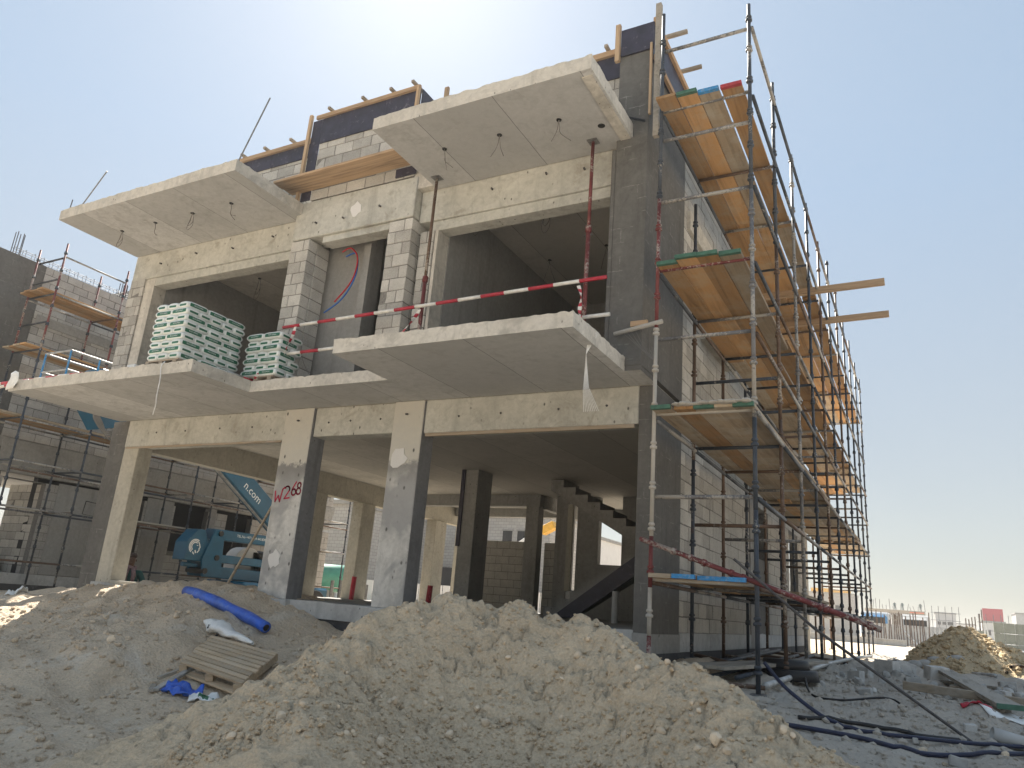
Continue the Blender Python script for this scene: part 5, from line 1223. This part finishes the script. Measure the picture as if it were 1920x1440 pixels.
for x, y, h, lab in ((-12.57, 15.2, .55, 'red pipe sleeve standing at foot of the crossed-patch column'), (-9.75, 14.4, .45, 'red pipe sleeve standing by the dark inner column')):
    tag(MB().tube([(x, y, FL), (x+.02, y, FL+h)], .06, 10).build('pipe_sleeve', M['redp']), lab, 'pipe')
for x, y, h in ((-14.1, 16.2, .7), (-14.3, 16.8, .75), (-13.9, 17.4, .65)):
    tag(MB().tube([(x, y, gzf(x, y)), (x, y, 1.3+h*.6)], .05, 9).build('pipe_stub', M['steel']), 'grey pipe stub upright between the villa flank and the boom lift', 'pipe', 'pipe stubs outside the flank')
o = MB().tube([(-4.95, 13.2, FL), (-4.95, 13.2, FL+.55)], .06, 10).build('pipe_sleeve', M['corr']); tag(o, 'pale upright pipe at the foot of the stair', 'pipe')
# ---------------------------------------------------------------- things lying on the ground, right
def plank(a, b, w, h, label, mat, end=None, rest=(0, 0)):
    a = Vector(on(a[0], a[1], h/2+rest[0])); b = Vector(on(b[0], b[1], h/2+rest[1])); t = thing('plank', label, 'plank', a)
    MB().bar(a, b, w, h).build('board', mat, t, bevel=.005)
    if end is not None: d = (b-a).normalized(); MB().bar(b-d*.02, b+d*.004, w+.004, h+.004).build('painted_end', end, t)
    return t
plank((.10, 14.6), (.66, 10.05), .24, .05, 'long grey board with green end lying on top of two timbers', M['greytimber'], M['greenpaint'], (.14, .09))
plank((-.38, 11.5), (1.6, 11.0), .10, .10, 'thicker square timber under the green-ended board beside the pale sheet', M['oldtimber'], None, (.02, .02))
plank((.15, 12.6), (2.2, 12.2), .10, .08, 'thinner square timber under the green-ended board beside the rubble', M['oldtimber'], None, (.02, .02))
plank((-.1, 14.0), (.8, 13.3), .12, .04, 'short grey batten lying beside the rubble', M['greytimber'])
for i in range(2): plank((-2.4+.35*i, 8.5), (-1.5+.1*i, 11.8), .22, .04, ('grey board lying on the base tubes under the scaffold', 'second grey board lying askew under the scaffold')[i], M['greytimber'], None, (.16+.05*i, .15))
def hose(pts, r_, label, mat):
    P = [Vector(on(x, y, r_+dz)) for x, y, dz in pts]; out = []
    for i in range(len(P)-1):
        a, b, c, d = P[max(i-1, 0)], P[i], P[i+1], P[min(i+2, len(P)-1)]
        for k in range(8):
            t = k/8; v = .5*((2*b)+(c-a)*t+(2*a-5*b+4*c-d)*t*t+(3*b-a-3*c+d)*t**3); v.z = max(v.z, gzf(v.x, v.y)+r_*.8); out.append(v)
    out.append(P[-1]); tag(MB().tube(out, r_, 8).build('hose', mat, None, True), label, 'hose')
M['navy'] = simple('navy_hose', (.015, .02, .05), .3, 6, .45)
hose([(-1.15, 7.2, 0), (-.6, 7.3, .01), (-.1, 7.6, 0), (.45, 8.0, .01), (1.4, 8.9, 0)], .020, 'navy hose lying straight across the ground, lower one', M['navy'])
hose([(-1.45, 7.95, .35), (-1.2, 7.9, .12), (-.75, 7.75, .0), (-.2, 7.95, .01), (.5, 8.45, 0), (1.4, 9.3, 0)], .018, 'navy hose running down from the scaffold foot and across', M['navy'])
hose([(-1.1, 7.6, 0), (-.6, 8.0, .01), (-.2, 8.1, 0), (.2, 8.35, 0)], .018, 'thin black hose lying behind the navy hoses', M['black'])
hose([(-1.35, 9.9, .1), (-1.2, 9.3, .0), (-.9, 9.2, 0), (-.5, 9.5, 0), (-.3, 9.3, 0)], .012, 'thin black cable curling on the ground behind the hoses', M['black'])
for k, (x, y, s_) in enumerate(((-.66, 13.6, .2), (-.45, 13.9, .2), (-.95, 13.2, .14), (-.3, 12.6, .12), (.0, 14.3, .2), (.5, 13.0, .12), (.75, 12.2, .1), (-.75, 10.4, .09), (-1.0, 12.3, .13), (.9, 13.9, .13), (.25, 9.1, .07), (-.2, 7.9, .05), (.1, 7.5, .08))):
    o = link('block_piece', block_mesh(s_*1.6, s_, s_*.9, M['rubble'], k % 4), None, on(x, y, s_*.42), (R(q.uniform(-12, 12)), R(q.uniform(-14, 14)), q.uniform(0, 3))); tag(o, 'broken concrete block piece lying in the rubble strip behind the boards', 'block piece', 'block pieces in the rubble strip')
rb_m = [rock_mesh('rubble', M['rubble'], 300+i, 2, .5) for i in range(5)]
for k in range(70):
    x = q.uniform(-1.3, 1.9); y = 12.6+q.gauss(0, .9)+.35*x; s_ = q.uniform(.03, .11)
    tag(link('rubble_piece', rb_m[k % 5], None, on(x, y, s_*.3), (q.uniform(0, 6), q.uniform(0, 6), q.uniform(0, 6)), (s_,)*3), 'grey lump of rubble between the scaffold foot and the gravel heap', 'rubble', 'rubble lumps')
for k in range(10):
    x = q.uniform(-.6, .9); y = q.uniform(6.6, 8.6); s_ = q.uniform(.02, .06); tag(link('stone', stones[k % 8], None, on(x, y, s_*.2), (q.uniform(0, 6), 0, 0), (s_,)*3), 'pale stone lying on the bare ground before the hoses', 'stone', 'stones before the hoses')
tb = thing('plastic_tub', 'low black plastic tub stack standing under the scaffold edge', 'tub', on(-1.5, 10.1))
zt = gzf(-1.5, 10.1)
MB().tube([(-1.55, 10.1, zt), (-1.55, 10.1, zt+.12)], [.34, .32], 22).build('lower_tub', M['black'], tb, True, .01); MB().tube([(-1.6, 10.15, zt+.121), (-1.6, 10.15, zt+.22)], [.28, .26], 22).build('upper_tub', M['black'], tb, True, .01)
o = MB().tube([on(.40, 8.55, .07), on(.66, 8.62, .07)], .06, 16, cap=False).build('pipe_offcut', M['corr'], None, True); o.modifiers.new('t', 'SOLIDIFY').thickness = .006; tag(o, 'short grey pipe offcut lying beside the navy hoses', 'pipe')
crumple('board_sheet', .75, 11.0-.9, .8, .45, .3, .006, [M['whiteplastic']], 'pale sheet lying under the green end of the board', 'sheet', 12, .02)
crumple('tape_scrap', .35, 10.0, .3, .12, .2, .02, [M['redp']], 'crumpled red tape scrap beside the pale sheet', 'tape', 14, .015)
# gravel heap
hx = np.arange(-1.6, 3.6, .06); hy = np.arange(16.2, 26, .08); HX, HY = np.meshgrid(hx, hy)
HZ = .80+.64*np.exp(-(((HX-.3)/.78)**2+((HY-20.0)/1.7)**2)**1.25) + .46*np.exp(-(((HX-1.4)/1.1)**2+((HY-20.2)/1.9)**2)**1.2)
bump_ = np.clip((HZ-.84)/.2, 0, 1); HZ = HZ + bump_*(.06*fbm(HX, HY, 3, 3, 71)+.06*np.abs(fbm(HX, HY, 7, 2, 75))) - .2*(1-bump_)
tag(link('gravel_heap', grid_mesh('gravel_heap', HX, HY, HZ, M['heap'])), 'yellowish gravel heap beyond the rubble strip and scaffold foot', 'gravel heap')
def on_heap(r_):
    i = r_.integers(0, len(hx)); j = r_.integers(0, int(len(hy)*.6)); z = HZ[j, i]
    return (hx[i]+r_.uniform(-.03, .03), hy[j]+r_.uniform(-.04, .04), z) if z > .84 else None
g3 = stuff(scatter('heap_gravel', M['heap'], 5000, on_heap, .02, .07, 33)); g3['label'] = 'yellow gravel lumps covering the heap'
o = MB(); 
for i in range(7): o.sphere((-.75+.19*i, 18.3+.03*i, .86+.03*i+.05*(i > 3)), .16, 8, 6, 0, (1.1, .8, .55))
tag(o.build('sand_bags', M['rubble'], None, True), 'pale lumpy sack lying at the foot of the gravel heap', 'sack')
q2 = random.Random(8)
for k in range(30):
    x = 1.0+.045*k+q2.uniform(-.05, .05); y = 19.0-.02*k+q2.uniform(-.5, .1); z = gzf(x, y)+.04+.055*(k % 4); dx = q2.uniform(-.25, .25)
    o = MB().tube([(x, y-.25, z), (x+dx, y+.9, z+.02)], .026, 8, cap=False).build('steel_tube', M['st_brown'], None, True); o.modifiers.new('t', 'SOLIDIFY').thickness = .004
    tag(o, 'short rusty tube in the loose pile before the gravel heap', 'tube', 'tubes piled before the gravel heap')
for a, b, lab in (((.4, 18.4, .04), (.95, 17.3, .04), 'pale pipe lying alone before the gravel heap'), ((.62, 18.9, .04), (1.3, 18.5, .05), 'pale pipe lying beside the rusty tube pile')):
    tag(MB().tube([on(*a), on(*b)], .035, 9).build('steel_pipe', M['st_galv'], None, True), lab, 'pipe')
# ---------------------------------------------------------------- background right of the scaffold
def fence(name, label, a, b, z0, z1, n, mat):
    t = thing(name, label, 'fence', (a[0], a[1], z0))
    for i in range(n):
        p = Vector((a[0]+(b[0]-a[0])*i/n, a[1]+(b[1]-a[1])*i/n, 0)); r_ = Vector((a[0]+(b[0]-a[0])*(i+.86)/n, a[1]+(b[1]-a[1])*(i+.86)/n, 0))
        MB().bar((p.x, p.y, (z0+z1)/2), (r_.x, r_.y, (z0+z1)/2), .06 if i % 2 else .1, z1-z0).build('sheet', mat, t)
    return t
fence('corrugated_fence', 'grey corrugated sheet fence behind the gravel heap', (-4.5, 64), (1.15, 65), .8, 2.25, 44, M['corr'])
wl = thing('precast_wall', 'greenish precast panel wall behind the gravel heap', 'wall', (2.2, 65, .8))
M['panel'] = concrete('precast_panel', (.27, .28, .23), .8, pits=False)
for i in range(3): part('panel', M['panel'], wl, 1.2+.72*i, 1.9+.72*i, 65, 65.2, .8, 2.25)
wl2 = thing('precast_wall', 'taller precast panel wall beside the leaning gate posts', 'wall', (4.6, 63, .8))
for i in range(4): 
    for j in range(3): part('panel', M['panel'], wl2, 3.6+.62*i, 4.19+.62*i, 62.5, 62.8, .8+.68*j, 1.45+.68*j)
gp = thing('gate_post', 'pale leaning post pair between the two precast walls', 'post', (3.2, 64, .8))
for x in (3.25, 3.42): MB().bar((x-.15, 64, 2.75), (x, 64, .8), .09, .1).build('post', M['whitewall'], gp)
tag(MB().box(4.75, 5.05, 60, 60.3, .8, 1.15).build('concrete_cube', M['whitewall'], None, bevel=.02), 'small pale concrete cube before the taller precast wall', 'cube')
tag(MB().bar((-2.0, 62, 2.0), (-.9, 61, .85), .12, .08).build('timber_pole', M['st_galv']), 'long pale pole leaning on the corrugated fence', 'pole')
lw = thing('low_wall', 'low pale concrete wall beyond the end of the scaffold', 'wall', (-6, 58, .8)); part('wall', M['plinth'], lw, -12, -1.6, 58, 58.3, .7, 1.15); part('coping', M['plinth'], lw, -12, -1.58, 57.95, 58.35, 1.15, 1.22)
rbf_bars = random.Random(4)
for k in range(26):
    x = -4.3+.16*k+rbf_bars.uniform(-.04, .04); h = rbf_bars.uniform(1.6, 2.4)
    tag(MB().tube([(x, 60, .8), (x+rbf_bars.uniform(-.1, .1), 60, .8+h)], .035, 5).build('starter_bar', M['st_brown']), 'rusty vertical starter bar behind the low wall', 'steel bar', 'starter bars behind the low wall')
for k, (x, h) in enumerate(((2.15, 3.1), (2.35, 3.05), (2.55, 3.2), (2.75, 3.25), (3.05, 3.5), (3.2, 3.8))):
    tag(MB().box(x, x+.07, 68, 68.1, .8, h).build('steel_post', M['st_brown']), 'brown steel post standing behind the precast wall', 'post', 'steel posts behind the precast wall')
fb = thing('slab_formwork', 'far half-built slab on many props with workers on top', 'building', (-7, 190, .8))
part('slab', M['oldtimber'], fb, -13, -1.3, 190, 205, 6.2, 6.85); part('edge_board', M['orange'], fb, -4.2, -1.5, 189.9, 189.98, 6.4, 6.6)
part('inner_wall', M['farblock'], fb, -12, -6, 196, 196.4, .8, 6.2)
for k in range(30): MB().tube([(-12.8+.39*k, 190.3, .8), (-12.8+.39*k, 190.3, 6.2)], .07, 5).build('prop', M['st_brown'], fb)
for k in range(18): x = -12.8+.68*k; MB().tube([(x, 191, 6.85), (x+rbf_bars.uniform(-.3, .3), 191, 7.6+rbf_bars.random()*1.6)], .05, 4).build('starter_bar', M['rebar'], fb)
WJ = [(0,0,.95,.16,.12), (0,0,1.2,.17,.12), (0,0,1.42,.19,.12), (0,0,1.54,.06), (0,0,1.66,.10,.11), (-.22,0,1.42,.06), (-.28,.0,1.15,.05), (-.24,-.1,.9,.04), (.22,0,1.42,.06), (.28,0,1.15,.05), (.24,-.1,.9,.04), (-.1,0,.9,.1), (-.11,0,.5,.075), (-.11,0,.06,.06), (.1,0,.9,.1), (.11,.0,.5,.075), (.11,0,.06,.06)]
wm_ = skinned('person', WJ, [(0,1),(1,2),(2,3),(3,4),(2,5),(5,6),(6,7),(2,8),(8,9),(9,10),(0,11),(11,12),(12,13),(0,14),(14,15),(15,16)], [M['teal'], M['skin']], lambda c: 1 if c.z > 1.56 else 0)
for x, lab in ((-7.1, 'person standing alone on the far slab formwork between bars'), (-5.6, 'person with starter bars on both sides on far slab formwork'), (-2.1, 'person standing near the edge of the far slab formwork')):
    tag(link('person', wm_, None, (x, 191.5, 6.84)), lab, 'person')
def far_house(name, label, x0, x1, y0, y1, z1, mat, wins=(), z0=.8, top=None, scaf=False, flank=()):
    t = thing(name, label, 'building', ((x0+x1)/2, y0, z0)); part('wall', mat, t, x0, x1, y0, y1, z0, z1)
    part('roof', M['greyc'], t, x0-.15, x1+.15, y0-.2, y1+.15, z1, z1+.25)
    if top: part('roof_screen', top[0], t, x0+top[1], x1-top[1], y0-.15, y0-.05, z1+.25, z1+top[2])
    for (a, b, c, d) in wins: w = part('window', M['void'], t, a, b, y0-.03, y0+.05, c, d); part('frame', M['greyc'], w, a-.08, b+.08, y0-.06, y0-.032, d, d+.1)
    for (a, b, c, d) in flank: part('window', M['void'], t, x1-.05, x1+.03, a, b, c, d)
    if scaf:
        for k in range(5):
            x = x0-.6+(x1-x0+1.2)*k/4; MB().tube([(x, y0-1.0, z0), (x, y0-1.0, z1+1.5)], .06, 5).build('scaffold_standard', M['st_dark'], t)
        for z in np.arange(z0+1.5, z1+1.2, 1.6): MB().tube([(x0-.9, y0-1.0, z), (x1+.9, y0-1.0, z)], .05, 5).build('scaffold_ledger', M['st_dark'], t)
    return t
far_house('far_house', 'white scaffolded building beside the far slab formwork', .6, 4.6, 200, 212, 7.0, M['whitewall'], ((1.0, 1.6, 4.6, 5.2), (1.9, 2.6, 4.6, 5.2), (2.9, 3.9, 4.6, 5.2)), scaf=True)
far_house('far_house', 'low white building between the scaffolded and the red one', 4.9, 8.6, 215, 222, 5.2, M['whitewall'], ((5.5, 6.3, 3, 4),))
far_house('far_house', 'building with a red screened top storey behind the steel posts', 9.0, 13.0, 190, 200, 5.6, M['whitewall'], ((9.6, 10.4, 3, 4), (11.2, 12, 3, 4)), top=(M['redp'], .2, 2.7), scaf=True)
far_house('far_house', 'plain grey building behind the taller precast panel wall', 15.0, 26, 190, 200, 7.6, M['corr'], ((16, 17, 3.6, 4.5),))
far_house('far_house', 'long low grey building behind the scaffold end with yellow hoarding', -22, -13.5, 170, 180, 8.6, M['farblock'], ((-20, -18.6, 5, 6.4), (-17, -15.6, 5, 6.4)), top=(M['yellow'], .5, 1.0))
def truck(x, y, label, col, cab):
    t = thing('truck', label, 'truck', (x, y, .8)); part('cargo_body', col, t, x-1.1, x+1.2, y, y+5.2, 1.6, 3.4, bevel=.12)
    part('cab', cab, t, x-1.0, x+1.1, y-1.7, y-.1, 1.3, 3.1, bevel=.15); part('windscreen', M['void'], t, x-.85, x+.95, y-1.73, y-1.69, 2.2, 2.9)
    for dy in (-1.0, 3.4):
        for dx in (-1.0, .9): MB().tube([(x+dx, y+dy, 1.25), (x+dx+.25, y+dy, 1.25)], .45, 14).build('wheel', M['black'], t)
    return t
truck(-4.6, 78, 'white truck parked behind the corrugated fence and starter bars', M['whitewall'], M['bluepaint']); truck(-1.4, 80, 'pale truck half hidden behind the corrugated fence', M['whitewall'], M['whitewall'])
# ---------------------------------------------------------------- seen through the ground floor
def block_house(label, x0, x1, y0, y1, z1, wins, fl=()): return far_house('far_house', label, x0, x1, y0, y1, z1, M['farblock'], wins, flank=fl)
block_house('grey block villa with two small upper windows behind the ground floor', -34, -21.5, 45, 50, 7.2, ((-25.0, -24.3, 5.3, 6.2), (-23.9, -23.2, 5.3, 6.2), (-30, -28.5, 2, 3.6)))
block_house('pale block house with a red roof screen seen behind the green tank', -44, -31, 36, 48, 6.6, ((-37, -36.2, 4.5, 5.6),))
rs = MB().box(-38.5, -34.5, 35.6, 35.7, 6.95, 8.0).build('roof_netting', M['orange']); tag(rs, 'orange red netting screen on the pale block house roof', 'netting')
far_house('far_house', 'white plastered house seen far beyond the green tank and site fence', -30, -25, 60, 72, 7.5, M['whitewall'], ((-28, -27, 4.6, 5.8),))
fence('site_fence', 'white corrugated site fence behind the green tank', (-33, 34), (-6, 40), .8, 2.2, 60, M['whitewall'])
tk = thing('water_tank', 'green horizontal water tank with bands before the white site fence', 'tank', (-25.8, 29.5, .9))
MB().tube([(-29.0, 28.0, 2.05), (-28.9, 28.06, 2.05), (-25.6, 30.2, 2.05), (-25.5, 30.26, 2.05)], [.5, .66, .66, .5], 20).build('shell', M['green_tank'], tk, True)
for u in (.2, .45, .7): c = Vector((-28.9, 28.06, 2.05)).lerp(Vector((-25.6, 30.2, 2.05)), u); d = Vector((3.3, 2.14, 0)).normalized()*.03; MB().tube([c-d, c+d], .69, 20).build('band', M['green_tank'], tk, True)
for u in (.2, .8): c = Vector((-28.9, 28.06, 0)).lerp(Vector((-25.6, 30.2, 0)), u); part('cradle', M['steel'], tk, c.x-.3, c.x+.3, c.y-.3, c.y+.3, .8, 1.5)
th = thing('telehandler', 'yellow telehandler with white boom behind the block partition', 'telehandler', (-22, 42, .8))
MB().bar((-23.2, 41, 3.9), (-19.8, 41, 6.1), .3, .34).build('boom', M['whitewall'], th, bevel=.02); MB().bar((-20.1, 41, 5.8), (-19.3, 41, 6.2), .5, .5).build('boom_head', M['yellow'], th, bevel=.03)
MB().box(-25.2, -22.3, 40.2, 42, 1.2, 2.6).build('body', M['yellow'], th, bevel=.08); MB().box(-24.4, -23.4, 40.4, 41.4, 2.6, 3.7).build('cab', M['void'], th, bevel=.08)
for x in (-24.7, -22.8):
    for y in (40.1, 41.8): MB().tube([(x, y, 1.35), (x, y+.35, 1.35)], .55, 16).build('wheel', M['black'], th)
part('mast', M['whitewall'], th, -23.3, -22.9, 40.8, 41.2, 2.6, 4.1)

# ---------------------------------------------------------------- dusty air
hzb = MB().box(-905, 905, -305, 1505, -1.5, 12.5).build('haze', None or M['void'])
hm = bpy.data.materials.new('haze_air'); hm.use_nodes = True; hm.node_tree.nodes.clear()
ho = hm.node_tree.nodes.new('ShaderNodeOutputMaterial'); hv = hm.node_tree.nodes.new('ShaderNodeVolumePrincipled')
hv.inputs['Color'].default_value = (.94, .92, .88, 1); hv.inputs['Density'].default_value = 0.0009; hv.inputs['Anisotropy'].default_value = 0.3
hm.node_tree.links.new(hv.outputs[0], ho.inputs['Volume'])
hzb.data.materials.clear(); hzb.data.materials.append(hm); stuff(hzb)
